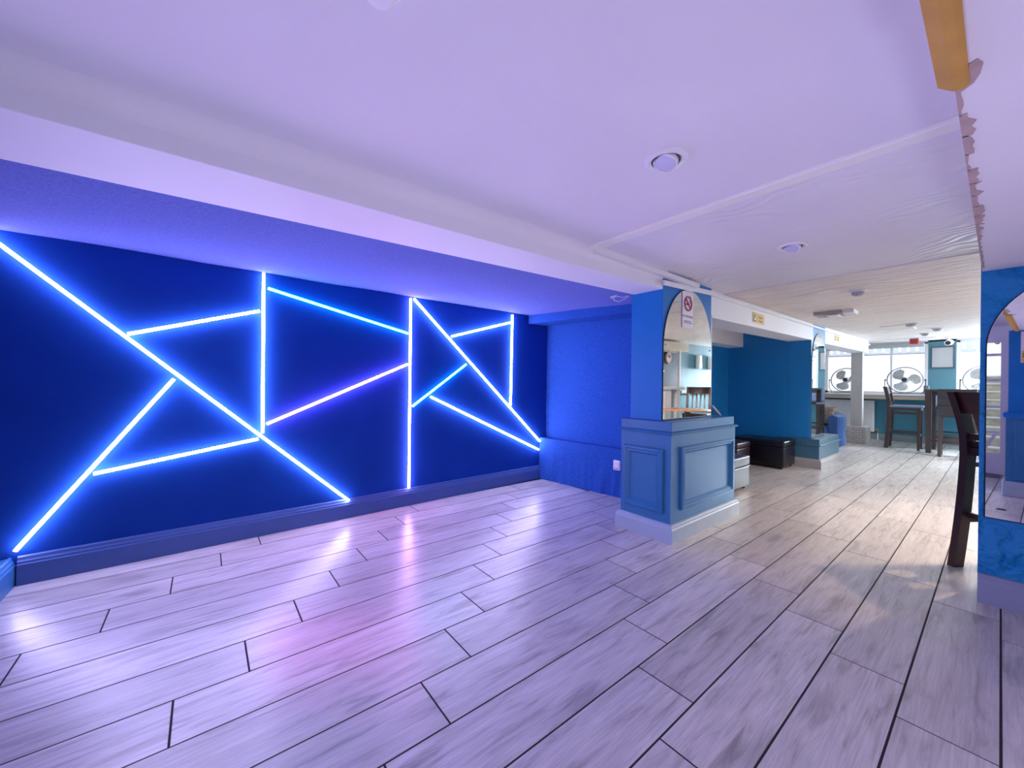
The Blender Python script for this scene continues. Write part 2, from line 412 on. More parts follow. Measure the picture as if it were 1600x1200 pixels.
# low boxed step whose moulded edge shows at the left margin
st = MB().box(-1.6, -0.727, 1.9, yw(-0.72) - 0.001, 0, 0.134)
st.sweep([(-0.727, yw(-0.7) - 0.002), (-0.727, 1.9)], SKP, (0, 0, 0), (1, 0, 0), (0, 1, 0), (0, 0, 1), side=-1)
struct(st.build('trim_1', mat('blue_step_paint', (0.04, 0.18, 0.42), 0.4), smooth=20), 'low boxed step with a moulded edge')

# back wall of the alcove: felt, with a low boxed ledge and a drop box under the ceiling
def back_x(y): return 2.905 + (3.05 - y) * 0.02


def felt_sheet(name, x_of, y0, y1, z0, z1, amp, material, ny=60, nz=40, folds=0.0):
    mb = MB(); vs = []; fs = []
    for i in range(ny + 1):
        y = y0 + (y1 - y0) * i / ny
        for k in range(nz + 1):
            z = z0 + (z1 - z0) * k / nz
            d = amp * noise.noise(Vector((y * 9, z * 9, 3.1)))
            if folds: d += folds * max(0, 1 - (z - z0) / (z1 - z0)) ** 1.2 * noise.noise(Vector((y * 22, z * 3, 9.7)))
            vs.append((x_of(y) - d, y, z))
    for i in range(ny):
        for k in range(nz):
            a = i * (nz + 1) + k; fs.append((a, a + nz + 1, a + nz + 2, a + 1))
    return mb.add(vs, fs).build(name, material, smooth=80)


struct(felt_sheet('wall_back', back_x, 1.6, 3.06, 0.42, 1.74, 0.006, FELTW), 'felt covered end wall of the LED alcove')
lx = lambda y: 2.80 + (3.05 - y) * 0.095
low = felt_sheet('wall_back_ledge', lx, 1.6, 3.05, 0.0, 0.435, 0.006, FELTW, ny=90, nz=26, folds=0.016)
struct(low, 'low felt covered ledge with loose folds at its foot')
mb = MB(); n = 30; vs = []; fs = []
for i in range(n + 1):
    y = 1.6 + 1.45 * i / n
    for k in range(4):
        x = lx(y) + (back_x(y) + 0.02 - lx(y)) * k / 3; vs.append((x, y, 0.435 + 0.004 * noise.noise(Vector((y * 8, x * 8, 0)))))
for i in range(n):
    for k in range(3): a = i * 4 + k; fs.append((a, a + 4, a + 5, a + 1))
mb.add(vs, fs).build('ledge_top', FELTW, low, smooth=80)
struct(MB().hexa([(2.62, 3.04, 1.625), (2.66, 1.6, 1.572), (2.98, 1.6, 1.572), (2.98, 3.06, 1.635)],
                 [(2.62, 3.04, 1.76), (2.66, 1.6, 1.76), (2.98, 1.6, 1.76), (2.98, 3.06, 1.76)]).build('wall_back_bulkhead', FELTW), 'felt covered box under the alcove ceiling')

# felt ceiling of the alcove, slightly wavy
vs, fs = [], []
nx, ny = 90, 24
for i in range(nx + 1):
    x = -1.65 + 4.9 * i / nx
    ya = 1.897 - (x + 1.6) * 0.0739 - 0.02; yb = yw(x) + 0.02
    for k in range(ny + 1):
        f = k / ny; y = ya + (yb - ya) * f
        z = 1.639 + 0.066 * f + 0.007 * noise.noise(Vector((x * 2.3, y * 2.3, 1.7))) * min(1, 4 * f) + 0.008 * max(0, (x + 0.2) / 3) * f
        vs.append((x, y, z))
for i in range(nx):
    for k in range(ny): a = i * (ny + 1) + k; fs.append((a, a + ny + 1, a + ny + 2, a + 1))
struct(MB().add(vs, fs).build('ceiling_alcove', FELT, smooth=80), 'blue felt ceiling over the LED alcove')

# ------------------------------------------------------------------ ceilings
ce = struct(MB().box(-1.75, 1.645, -1.2, 1.75, 1.75, 1.83).build('ceiling', CEIL))
struct(MB().box(1.645, 3.31, -1.2, 1.75, 1.7495, 1.83).build('ceiling_swirled', CEILS), 'swirled plaster ceiling between the batten and the far room')
fz = lambda x: 1.7445 + (x - 3.3) * 0.0200
struct(MB().hexa([(3.3, -1.2, fz(3.3)), (10.5, -1.2, fz(10.5)), (10.5, 3.2, fz(10.5)), (3.3, 3.2, fz(3.3))],
                 [(3.3, -1.2, 2.0), (10.5, -1.2, 2.0), (10.5, 3.2, 2.0), (3.3, 3.2, 2.0)]).build('ceiling_far', CEILR), 'ridged plaster ceiling of the far room')

# ------------------------------------------------------------------ beams
iy = lambda x: 1.467 - (x + 0.38) * 0.0300
oy = lambda x: 1.813 - (x + 0.47) * 0.0739
xa, xb = -1.72, 2.3565
struct(MB().hexa([(xa, iy(xa), 1.637), (xb, iy(xb), 1.637), (xb, oy(xb), 1.637), (xa, oy(xa), 1.637)],
                 [(xa, iy(xa), 1.76), (xb, iy(xb), 1.76), (xb, oy(xb), 1.76), (xa, oy(xa), 1.76)]).build('beam_near', BEAMW, bevel=0.002), 'white boxed beam between dance floor and alcove')
# cove fillet between ceiling and beam
mb = MB(); cv = []
for x in (xa, 2.35):
    y = iy(x); cv.append([(x, y, 1.752)] + [(x, y - 0.075 + 0.075 * math.sin(a), 1.752 - 0.055 + 0.055 * math.cos(a)) for a in [pi / 2 * q / 6 for q in range(6, -1, -1)]])
mb.hexa(cv[0], cv[1]); struct(mb.build('trim_2', CEIL, smooth=60), 'plaster cove between ceiling and beam')
by = lambda x: 1.395 + (x - 3.05) * 0.026
bz = lambda x: 1.533 + (x - 3.05) * 0.0212
x0, x1 = 3.05, 6.0
struct(MB().hexa([(x0, by(x0), bz(x0)), (x1, by(x1), bz(x1)), (x1, by(x1) + 0.245, bz(x1)), (x0, by(x0) + 0.26, bz(x0))],
                 [(x0, by(x0), 1.86), (x1, by(x1), 1.86), (x1, by(x1) + 0.245, 1.86), (x0, by(x0) + 0.26, 1.86)]).build('beam_middle', BEAMW, bevel=0.002), 'white boxed beam between the two mirrored pillars')
x0, x1 = 6.53, 9.50
struct(MB().hexa([(x0, 1.47, 1.592), (x1, 1.505, 1.652), (x1, 1.75, 1.652), (x0, 1.72, 1.592)],
                 [(x0, 1.47, 1.9), (x1, 1.505, 1.9), (x1, 1.75, 1.9), (x0, 1.72, 1.9)]).build('beam_far', BEAMW, bevel=0.002), 'white boxed beam above the far post')
# trunking and battens
struct(MB().beam((2.34, 1.372, 1.674), (3.06, 1.380, 1.715), 0.014, 0.034).build('trim_11', TRUNK, bevel=0.003), 'white cable trunking over the pillar mirror')
tr = MB().beam((3.03, by(3.05) - 0.012, 1.7445 - 0.040), (6.0, by(6.0) - 0.012, fz(6.0) - 0.034), 0.024, 0.02)
tr.beam((6.0, by(6.0) - 0.012, fz(6.0) - 0.034), (9.5, 1.493, fz(9.5) - 0.075), 0.024, 0.02)
struct(tr.build('trim_3', TRUNK, bevel=0.002), 'white cable trunking along the far beams')
struct(MB().beam((1.655, iy(1.65) - 0.02, 1.737), (2.75, iy(2.75) - 0.02, 1.715), 0.045, 0.03).build('trim_4', TRUNK, bevel=0.003), 'white cable trunking along the near beam')
struct(MB().box(1.612, 1.672, 0.05, 1.40, 1.737, 1.752).build('trim_5', mat('cream_batten_paint', (0.88, 0.87, 0.78), 0.5), bevel=0.003), 'white batten across the ceiling')

# beam over the right-hand side, and its yellow edge bumper
rb = struct(MB().box(-1.7, 2.872, -0.62, 0.057, 1.556, 1.78).build('beam_right', BEAMW, bevel=0.002), 'white boxed beam running to the right-hand pillar')
mb = MB()
random.seed(3)
for i in range(16):
    xx = 1.09 + i * 0.105; a = 0.004 + 0.013 * random.random() * (1.0 if i < 14 else 0.4)
    p = [(xx, 0.0565, 1.5555)]
    q = [(xx + 0.11 * t / 5, 0.0565 - a * (0.5 + random.random()), 1.5555) for t in range(6)] + [(xx + 0.11, 0.0565, 1.5555)]
    mb.prism(p + q, (0, 0, -0.0012))
mb.prism([(1.03, 0.056, 1.5555), (1.09, 0.056, 1.5555), (1.10, 0.048, 1.5555), (1.085, 0.034, 1.5555), (1.06, 0.026, 1.5555), (1.03, 0.022, 1.5555), (1.01, 0.028, 1.5555)], (0, 0, -0.001))
mb.build('scraped_paint', PRIMER, rb)
prof = [(0.070, 1.61), (0.078, 1.565), (0.058, 1.547), (0.044, 1.545), (0.038, 1.551), (0.038, 1.556), (0.0575, 1.556), (0.0575, 1.61)]
ybm = MB().hexa([(-1.2, a, b) for a, b in prof], [(1.075, a, b) for a, b in prof]).build('edge_bumper', YEL, bevel=0.0015, smooth=50)
tag(ybm, 'yellow foam edge bumper under the white beam at top right', 'bumper')

# ------------------------------------------------------------------ pillar with arched mirror
CAP = lambda zc: [(0, zc), (0.014, zc), (0.019, zc + 0.007), (0.014, zc + 0.014), (0.007, zc + 0.018), (0, zc + 0.018)]
PSK = [(0, 0), (0.028, 0), (0.028, 0.088), (0.022, 0.095), (0.022, 0.103), (0.012, 0.113), (0, 0.117)]
PAN = [(0, 0), (0, 0.012), (-0.006, 0.020), (-0.018, 0.022), (-0.026, 0.014), (-0.036, 0.016), (-0.046, 0.006), (-0.05, 0.0)]


def pillar(name, px0, px1, py0, py1, ztop, sx0, sx1, sy0, sy1, ztop2, panels, label, pf, ps, sk_mat=None):
    root = empty(name, (px0, py0, 0)); struct(root, label); ox, oy_ = px0, py0
    def L(x, y, z=0): return (x - ox, y - oy_, z)
    x0, y0, _ = L(px0, py0); x1, y1, _ = L(px1, py1)
    MB().box(x0, x1, y0, y1, 0, ztop - 0.085).build('plinth', pf, root)
    loop = [(x0, y0), (x1, y0), (x1, y1), (x0, y1)]
    F = ((0, 0, 0), (1, 0, 0), (0, 1, 0), (0, 0, 1))
    MB().sweep(loop, CAP(ztop - 0.083), *F, closed=True).build('cap_moulding', pf, root, smooth=25)
    b = MB().box(x0 - 0.004, x1 - 0.03, y0 - 0.004, y1, ztop - 0.066, ztop)
    b.build('cap_slab', pf, root, bevel=0.004)
    MB().sweep(loop, PSK, *F, closed=True).build('skirting', sk_mat or SKIRT, root, smooth=25)
    a0, b0, _ = L(sx0, sy0); a1, b1, _ = L(sx1, sy1)
    MB().box(a0, a1, b0, b1, ztop, ztop2).build('shaft', ps, root, bevel=0.002)
    for face, u0, u1, z0, z1 in panels:
        if face == 'front': fr = ((0, y0, 0), (1, 0, 0), (0, 0, 1), (0, -1, 0)); uu = (u0 - ox, u1 - ox)
        else: fr = ((x0, 0, 0), (0, 1, 0), (0, 0, 1), (-1, 0, 0)); uu = (u0 - oy_, u1 - oy_)
        MB().sweep([(uu[0], z0), (uu[1], z0), (uu[1], z1), (uu[0], z1)], PAN, *fr, closed=True).build('panel_moulding', pf, root, smooth=25)
    return root


p1 = pillar('pillar_mirrored', 2.33, 3.285, 1.300, 1.675, 0.768, 2.357, 3.045, 1.385, 1.622, 1.755,
            [('front', 2.442, 3.222, 0.188, 0.602), ('left', 1.347, 1.645, 0.176, 0.588)],
            'blue square pillar on a panelled plinth beside the LED alcove', PLINTHF, TEAL)
bt = MB().beam((3.055 - 2.33, 0.095, 0.768), (3.055 - 2.33, 0.095, 1.55), 0.016, 0.025)
bt.beam((3.07 - 2.33, 0.08, 0.85), (3.16 - 2.33, 0.06, 0.775), 0.012, 0.012)
bt.build('edge_batten', mat('pale_pink_batten', (0.55, 0.46, 0.47), 0.6), p1)
p2 = pillar('pillar_mirrored', 5.905, 6.84, 1.375, 1.78, 0.362, 5.935, 6.53, 1.472, 1.715, 1.86,
            [], 'second square pillar on a low plinth beyond the black ottoman', mat('slate_teal_panel_paint', (0.04, 0.125, 0.20), 0.35, var=0.05), TEALD, mat('stone_grey_skirting_paint', (0.33, 0.32, 0.32), 0.45, var=0.08))


def arch_mirror(name, origin, u, cxm, rad, z0, zs, label, thick=0.006, clips=True, hh=None):
    hh = hh or rad
    """mirror with its local x along u, standing off the wall along n = z x u reversed"""
    u = Vector(u).normalized(); nrm = Vector((u.y, -u.x, 0))
    root = empty(name, origin); tag(root, label, 'mirror', 'arched mirrors on the pillars')
    outl = [(cxm - rad, z0), (cxm + rad, z0)] + [(cxm + rad * math.cos(a), zs + hh * math.sin(a)) for a in [pi * q / 36 for q in range(37)]]
    P = [u * a + Vector((0, 0, b)) for a, b in outl]
    gl = MB().prism([p + nrm * 0.0015 for p in P], nrm * thick).build('glass', MIRROR, root)
    gl.data.materials.append(mat('mirror_glass_edge', (0.22, 0.25, 0.26), 0.6))
    for pg in gl.data.polygons:
        if abs(pg.normal.dot(nrm)) < 0.5: pg.material_index = 1
    back = [u * (cxm + (a - cxm) * 1.012) + Vector((0, 0, zs + (b - zs) * 1.006)) for a, b in outl]
    MB().prism(back, nrm * 0.0035).build('backing_edge', EDGE, root)
    if clips:
        for ux, uz in ((cxm - rad + 0.03, zs + 0.02), (cxm + rad - 0.03, zs + 0.02), (cxm, zs + hh - 0.05)):
            MB().lathe([(0.008, 0), (0.008, 0.004), (0.004, 0.007)], u * ux + Vector((0, 0, uz)) + nrm * (thick + 0.0015), nrm, 8).build('mirror_screw', CHROME, root)
    return root


m1 = arch_mirror('arched_mirror', (2.70, 1.3845, 0), (1, 0, 0), 0.0, 0.337, 0.775, 1.25, 'tall arched mirror on the pillar next to the LED wall', hh=0.43)
m2 = arch_mirror('arched_mirror', (6.235, 1.4715, 0), (1, 0, 0), 0.0, 0.286, 0.368, 1.32, 'narrow-looking arched mirror on the second pillar beyond the black ottoman', hh=0.38)
# right-hand pillar, cut by the picture's edge
rp = empty('pillar_right', (2.872, -0.65, 0)); struct(rp, 'textured blue pillar at the right edge of the picture')
MB().box(0, 0.22, 0, 0.711, 0, 1.76).build('shaft', TEALT, rp, bevel=0.003)
vs = []; fs = []; ny_, nz_ = 110, 200
for i in range(ny_ + 1):
    y = 0.711 * i / ny_
    for k in range(nz_ + 1):
        z = 0.14 + 1.41 * k / nz_
        q = Vector((y * 8.5, z * 8.5, 0.3)); q += Vector((noise.noise(q * 1.7 + Vector((5, 0, 0))), noise.noise(q * 1.7 + Vector((0, 9, 0))), 0)) * 0.7
        cr_ = max(0.0, 0.085 - abs(noise.noise(q))) / 0.085 * max(0.0, min(1.0, 3 * noise.noise(Vector((y * 3, z * 3, 7.7))) + 0.95))
        am = 0.018 if z < 0.395 else 0.0012
        vs.append((-0.0012 - 0.0012 * noise.noise(q * 2.0) + (cr_ * am if z >= 0.395 else cr_ * am - 0.0075 * min(1, (0.395 - z) / 0.03)), y, z))
for i in range(ny_):
    for k in range(nz_): a = i * (nz_ + 1) + k; fs.append((a, a + 1, a + nz_ + 2, a + nz_ + 1))
MB().add(vs, fs).build('plaster_face', TEALT, rp, smooth=75)
MB().sweep([(0, 0.711), (0, 0)], [(0, 0), (0.014, 0), (0.014, 0.100), (0.011, 0.106), (0.011, 0.116), (0.006, 0.122), (0.006, 0.132), (0, 0.140)], (0, 0, 0), (1, 0, 0), (0, 1, 0), (0, 0, 1), side=1).build('skirting', mat('mauve_grey_skirting_paint', (0.22, 0.25, 0.36), 0.4), rp, smooth=20)
TILT = 0.02356
m3 = arch_mirror('arched_mirror', (2.8665, 0.041, 0), (-math.sin(TILT), -math.cos(TILT), 0), 0.334, 0.333, 0.408, 1.197, 'arched mirror on the textured blue pillar at the right edge')

# ------------------------------------------------------------------ seating alcove between the pillars
struct(MB().box(5.937, 6.05, 1.716, 2.6, 0, 1.9).build('wall_alcove_end', TEALD), 'teal end wall of the seating alcove')
struct(MB().box(2.97, 6.05, 2.45, 2.56, 0, 1.9).build('wall_alcove_back', TEALD), 'teal back wall of the seating alcove')
struct(MB().box(2.99, 3.05, 1.62, 2.5, 0, 1.9).build('wall_alcove_side', TEALD), 'teal side wall of the seating alcove')
struct(MB().box(3.05, 5.934, 2.255, 2.449, 1.556, 1.9).build('trim_6', BEAMW, bevel=0.002), 'white boxed duct along the alcove back wall')

# ------------------------------------------------------------------ far room shell
FX = 10.35
struct(MB().box(6.0, FX + 0.1, 2.92, 3.02, 0, 2.0).build('wall_far_left', WHITEP))
struct(MB().box(-1.75, FX + 0.1, -1.2, -1.1, 0, 2.0).build('wall_right', PIER), 'teal wall behind the bar')
dw = struct(MB().box(FX, FX + 0.12, -1.1, 2.95, 0, 0.80).build('wall_far', DADO), 'teal panelled wall under the far windows')
for a, b in ((1.62 - 0.75, 1.40), (0.12, 0.72), (-0.62, 0.0), (1.6, 2.2)):
    MB().sweep([(a, 0.19), (b, 0.19), (b, 0.66), (a, 0.66)], [(0, 0), (0, 0.008), (-0.012, 0.016), (-0.03, 0.012), (-0.035, 0)], (FX, 0, 0), (0, 1, 0), (0, 0, 1), (-1, 0, 0), closed=True).build('panel_moulding', DADO, dw)
struct(MB().box(FX - 0.03, FX, -1.1, 2.92, 0, 0.115).build('baseboard_far', SKIRTG, bevel=0.004))
struct(MB().box(FX, FX + 0.12, 0.485, 0.825, 0.8, 2.0).build('wall_far_pier', PIER), 'teal pier between the far windows')
struct(MB().box(FX, FX + 0.12, -1.1, 2.95, 1.86, 2.1).build('wall_far_lintel', WHITEP))
sl = MB().box(FX - 0.30, FX + 0.02, -1.1, 2.9, 0.868, 0.898).build('trim_7', WHITEP, bevel=0.004); struct(sl, 'white window board with timber front')
MB().box(FX - 0.28, FX - 0.005, -1.1, 2.9, 0.795, 0.867).build('sill_front', SILLW, sl, bevel=0.003)


def window(name, ya, yb, mulls, label):
    root = empty(name, (FX + 0.05, (ya + yb) / 2, 0.9)); struct(root, label); o = Vector((FX + 0.05, (ya + yb) / 2, 0.9))
    def Lb(x0, x1, y0, y1, z0, z1): return MB().box(x0 - o.x, x1 - o.x, y0 - o.y, y1 - o.y, z0 - o.z, z1 - o.z)
    za, zt, zm = 0.898, 1.86, 1.655
    f = Lb(FX + 0.0, FX + 0.09, ya, ya + 0.045, za, zt); f.add(*box_vf(FX - o.x, FX + 0.09 - o.x, yb - 0.045 - o.y, yb - o.y, za - o.z, zt - o.z))
    f.add(*box_vf(FX - o.x, FX + 0.09 - o.x, ya - o.y, yb - o.y, za - o.z, za + 0.045 - o.z)); f.add(*box_vf(FX - o.x, FX + 0.09 - o.x, ya - o.y, yb - o.y, zt - 0.03 - o.z, zt - o.z))
    f.build('window_frame', WHITEP, root)
    ys = [ya + 0.045] + list(mulls) + [yb - 0.045]
    for m_ in mulls: Lb(FX + 0.005, FX + 0.085, m_ - 0.016, m_ + 0.016, za + 0.045, zt - 0.03).build('mullion', WHITEP, root)
    for i in range(len(ys) - 1):
        a = ys[i] + (0.016 if i else 0); b = ys[i + 1] - (0.016 if i < len(ys) - 2 else 0)
        Lb(FX + 0.02, FX + 0.07, a, b, zm - 0.008, zm + 0.012).build('transom', mat('grey_transom_paint', (0.55, 0.55, 0.58), 0.5), root)
        Lb(FX + 0.045, FX + 0.052, a, b, za + 0.045, zm - 0.008).build('frosted_pane', FROST, root)
        Lb(FX + 0.045, FX + 0.05, a, b, zm + 0.012, zt - 0.03).build('clear_pane', GLASS, root)
    return root


def box_vf(x0, x1, y0, y1, z0, z1):
    m_ = MB().box(x0, x1, y0, y1, z0, z1); return m_.v, m_.f


window('window_1', 0.825, 2.32, (1.31, 1.84), 'wide frosted window left of the teal pier')
window('window_2', -1.0, 0.485, (-0.05, -0.5), 'frosted window right of the teal pier')
struct(MB().box(FX - 0.03, FX + 0.001, 0.87, 2.3, 1.775, 1.85).build('trim_8', mat('grey_blind_box', (0.52, 0.55, 0.58), 0.5), bevel=0.006), 'grey blind box over the wide window')

# outside the far windows
struct(MB().box(FX + 0.95, FX + 1.1, -1.6, 3.2, 0, 1.60).build('wall_lightwell', WHITEP))
struct(MB().box(FX + 0.1, FX + 1.1, -1.6, 3.2, -0.1, 0).build('floor_lightwell', STONE))
fe = empty('picket_fence', (FX + 1.02, 0.6, 1.60)); tag(fe, 'white picket fence seen through the clear panes of the far windows', 'fence')
pk = None
for i in range(34):
    y = -1.5 + i * 0.125 - 0.6
    if pk is None: pk = MB().box(-0.012, 0.012, -0.04, 0.04, 0.0, 0.75).build('fence_pale', WHITEP, fe); o = pk
    else: o = pk.copy(); COL.objects.link(o)
    o.parent = fe; o.location = (0, y * S, 0)
for z in (0.12, 0.55): MB().box(0.013, 0.03, -2.2, 2.6, z, z + 0.05).build('fence_rail', WHITEP, fe)

# ------------------------------------------------------------------ post with brick base
po = empty('post', (9.36, 1.635, 0)); struct(po, 'grey white square post on a painted brick base')
MB().box(-0.02, 0.34, -0.125, 0.125, 0, 0.285).build('base_core', mat('brick_mortar', (0.30, 0.28, 0.27), 0.9), po)
bk1 = bk2 = None
for c in range(6):
    z = 0.002 + c * 0.0475
    for q in range(3):
        off = 0 if c % 2 else -0.045
        ya = max(-0.135, -0.135 + q * 0.09 + off); yb = min(0.135, -0.135 + (q + 1) * 0.09 + off - 0.005)
        if q == 2: yb = 0.135
        if yb - ya > 0.02: MB().box(-0.035, -0.019, ya, yb, z, z + 0.043).build('brick', BRICK, po, bevel=0.003)
    for q in range(4):
        off = 0 if c % 2 else -0.045
        xa_ = max(-0.018, -0.018 + q * 0.09 + off); xb_ = min(0.345, -0.018 + (q + 1) * 0.09 + off - 0.005)
        if q == 3: xb_ = 0.345
        if xb_ - xa_ > 0.02: MB().box(xa_, xb_, -0.14, -0.124, z, z + 0.043).build('brick', BRICK, po, bevel=0.003)
MB().box(-0.04, 0.35, -0.145, 0.14, 0.287, 0.30).build('base_cap', WHITEP, po, bevel=0.004)
MB().box(0.0, 0.13, -0.075, 0.085, 0.30, 1.653).build('post_shaft', GREYPOST, po, bevel=0.003)

# ------------------------------------------------------------------ pillar and door behind the lens (seen in the right-hand mirror)
rr = empty('pillar_rear', (-0.235, 0.10, 0)); struct(rr, 'blue panelled pillar seen reversed in the right-hand mirror')
MB().box(-0.6, 0, -0.7, 0, 0, 1.56).build('shaft', TEAL, rr)
MB().box(-0.6, 0.018, -0.7, 0.012, 0.02, 0.74).build('dado_panel', PLINTHF, rr)
MB().box(-0.6, 0.04, -0.7, 0.03, 0.74, 0.785).build('dado_ledge', TEAL, rr, bevel=0.006)
MB().box(-0.6, 0.04, -0.7, 0.03, 0, 0.14).build('skirting', SKIRT, rr, bevel=0.006)
for k in range(8): MB().box(0.018, 0.024, -0.66 + k * 0.08, -0.60 + k * 0.08, 0.16, 0.72).build('dado_board', PLINTHF, rr, bevel=0.003)
sg = empty('warning_sign', (-0.234, -0.07, 1.40)); tag(sg, 'white and yellow warning sign, reversed in the mirror at the right edge', 'sign')
MB().box(0, 0.004, -0.1, 0.1, -0.145, 0.145).build('sign_board', PAPER, sg)
MB().box(0.004, 0.005, -0.095, 0.095, -0.14, -0.035).build('text_band', YELP, sg)
MB().prism([(0.0045, -0.085, -0.022), (0.0045, 0.085, -0.022), (0.0045, 0, 0.105)], (0.001, 0, 0)).build('triangle_border', INK, sg)
MB().prism([(0.0055, -0.062, -0.012), (0.0055, 0.062, -0.012), (0.0055, 0, 0.082)], (0.001, 0, 0)).build('triangle', YELP, sg)
mb = MB().box(0.0066, 0.0076, -0.006, 0.006, 0.012, 0.05); mb.box(0.0066, 0.0076, -0.006, 0.006, -0.006, 0.004); mb.build('exclamation_mark', INK, sg)
text('lettering', 'Warning', 0.052, INK, sg, frame_mat((0.0052, 0, -0.068), (0, 1, 0), (0, 0, 1)))
text('small_lettering', 'CCTV in operation', 0.021, INK, sg, frame_mat((0.0052, 0, -0.112), (0, 1, 0), (0, 0, 1)))

LXW = -1.62
struct(MB().box(LXW - 0.1, LXW, -1.1, 0.15, 0, 1.8).build('wall_rear', WHITEP))
struct(MB().box(LXW - 0.1, LXW, 1.05, 2.95, 0, 1.8).build('wall_rear_left', NAVY))
struct(MB().box(LXW - 0.1, LXW, 0.15, 1.05, 1.62, 1.8).build('wall_rear_lintel', WHITEP))
dr = empty('door_1', (LXW, 0.6, 0)); struct(dr, 'white glazed door to outside steps, seen in the right-hand mirror')
mb = MB().box(-0.06, 0.0, -0.45, -0.39, 0, 1.62); mb.box(-0.06, 0, 0.39, 0.45, 0, 1.62); mb.box(-0.06, 0, -0.39, 0.39, 1.56, 1.62); mb.build('door_frame', WHITEP, dr)
MB().box(-0.05, -0.01, -0.39, 0.39, 0.0, 0.22).build('kick_panel', WHITEP, dr)
for z in (0.22, 0.48, 0.78, 1.10, 1.40): MB().box(-0.05, -0.012, -0.39, 0.39, z, z + 0.03).build('glazing_bar', WHITEP, dr)
MB().box(-0.034, -0.030, -0.39, 0.39, 0.25, 1.56).build('door_glass', GLASS, dr)
mb = MB().beam((-0.02, -0.25, 0.25), (-0.02, -0.36, 0.48), 0.02, 0.03); mb.build('handle_bar', WHITE, dr)
stp = empty('outside_steps', (LXW - 0.2, 0.6, 0)); struct(stp, 'pale edged stone steps outside the glazed door')
for k in range(10):
    MB().box(-0.25 - k * 0.2 - 0.25, -0.25 - k * 0.2, -0.9, 0.9, -0.02, 0.12 * (k + 1)).build('step', STONE, stp)
    MB().box(-0.25 - k * 0.2 - 0.06, -0.235 - k * 0.2, -0.9, 0.9, 0.12 * (k + 1), 0.12 * (k + 1) + 0.02).build('step_nosing', TREAD, stp)
dm = MB().box(LXW + 0.03, LXW + 0.32, 0.2, 0.95, 0.0, 0.008).build('doormat', mat('grey_mat', (0.2, 0.2, 0.21), 0.9, var=0.3, vscale=30), bevel=0.002); tag(dm, 'grey doormat before the glazed door, seen in the mirror', 'doormat')
fc = MB().lathe([(0.028, 0), (0.028, 0.004), (0.022, 0.006), (0.012, 0.003)], (0.5, 0.10, 0.0), n=16).build('floor_cap', BLACKP, smooth=30); tag(fc, 'small black round floor cap reflected in the right-hand mirror', 'plug')  # dark round spot on the floor, built as a floor cap

# ------------------------------------------------------------------ bar corner on the right (seen in the pillar mirror)
ba = empty('bar_counter', (5.45, -1.0, 0)); tag(ba, 'white boarded bar counter with canopy, reflected in the pillar mirror', 'bar counter')
MB().box(-1.0, 0.93, -0.06, 0.185, 0, 0.93).build('bar_carcass', WHITEP, ba)
for k in range(16): MB().box(-0.98 + k * 0.119, -0.872 + k * 0.119, 0.185, 0.198, 0.09, 0.90).build('front_board', WHITEP, ba, bevel=0.004)
MB().box(-1.03, 1.32, -0.06, 0.23, 0.935, 0.985).build('bar_top', mat('grey_white_counter', (0.62, 0.60, 0.57), 0.3), ba, bevel=0.006)
MB().box(-1.03, 1.5, -0.06, 0.2, 1.62, 1.77).build('canopy', CREAM, ba, bevel=0.004)
for x in (1.23, -0.9): MB().box(x - 0.02, x + 0.02, 0.14, 0.18, 0.985, 1.62).build('canopy_post', WHITEP, ba)
MB().box(1.16, 1.28, -0.04, 0.16, 0, 0.935).build('end_leg', WHITEP, ba)
bw = struct(MB().box(4.2, 7.15, -1.098, -1.07, 0.985, 1.62).build('wall_bar_back', MAROON), 'dark navy wall behind the bar')
ck = empty('wall_clock', (6.72, -1.069, 1.52)); tag(ck, 'round pale wall clock on the dark wall, reflected in the pillar mirror', 'clock')
MB().lathe([(0.115, 0), (0.115, 0.02), (0.105, 0.028), (0.10, 0.02)], (0, 0, 0), (0, 1, 0), 28).build('clock_case', mat('pink_clock_case', (0.55, 0.42, 0.40), 0.4), ck, smooth=40)
MB().lathe([(0.0995, 0.019), (0.0995, 0.021)], (0, 0, 0), (0, 1, 0), 28).build('clock_face', mat('clock_face', (0.66, 0.52, 0.48), 0.5), ck)
mb = MB().beam((0, 0.023, 0), (0.03, 0.023, 0.045), 0.004, 0.008, (0, 1, 0)); mb.beam((0, 0.023, 0), (-0.02, 0.023, 0.075), 0.004, 0.006, (0, 1, 0)); mb.build('clock_hands', INK, ck)
for i, (x, hw, lab) in enumerate(((7.86, 0.07, 'smaller rounded white wall dispenser, left one in the pillar mirror'), (8.42, 0.11, 'larger white wall dispenser, right one in the pillar mirror'))):
    d_ = empty('wall_dispenser', (x, -1.098, 1.50)); tag(d_, lab, 'dispenser')
    MB().box(-hw, hw, 0, 0.08, -0.15, 0.13).build('dispenser_body', WHITE, d_, bevel=0.03, seg=3, smooth=40)
    MB().box(-hw * 0.55, hw * 0.55, 0.081, 0.085, -0.03, 0.06).build('dispenser_window', CREAM, d_, bevel=0.002)
struct(MB().box(7.16, 10.3, -1.098, -1.04, 0.86, 0.91).build('trim_9', SILLW, bevel=0.004), 'timber dado rail on the right wall')

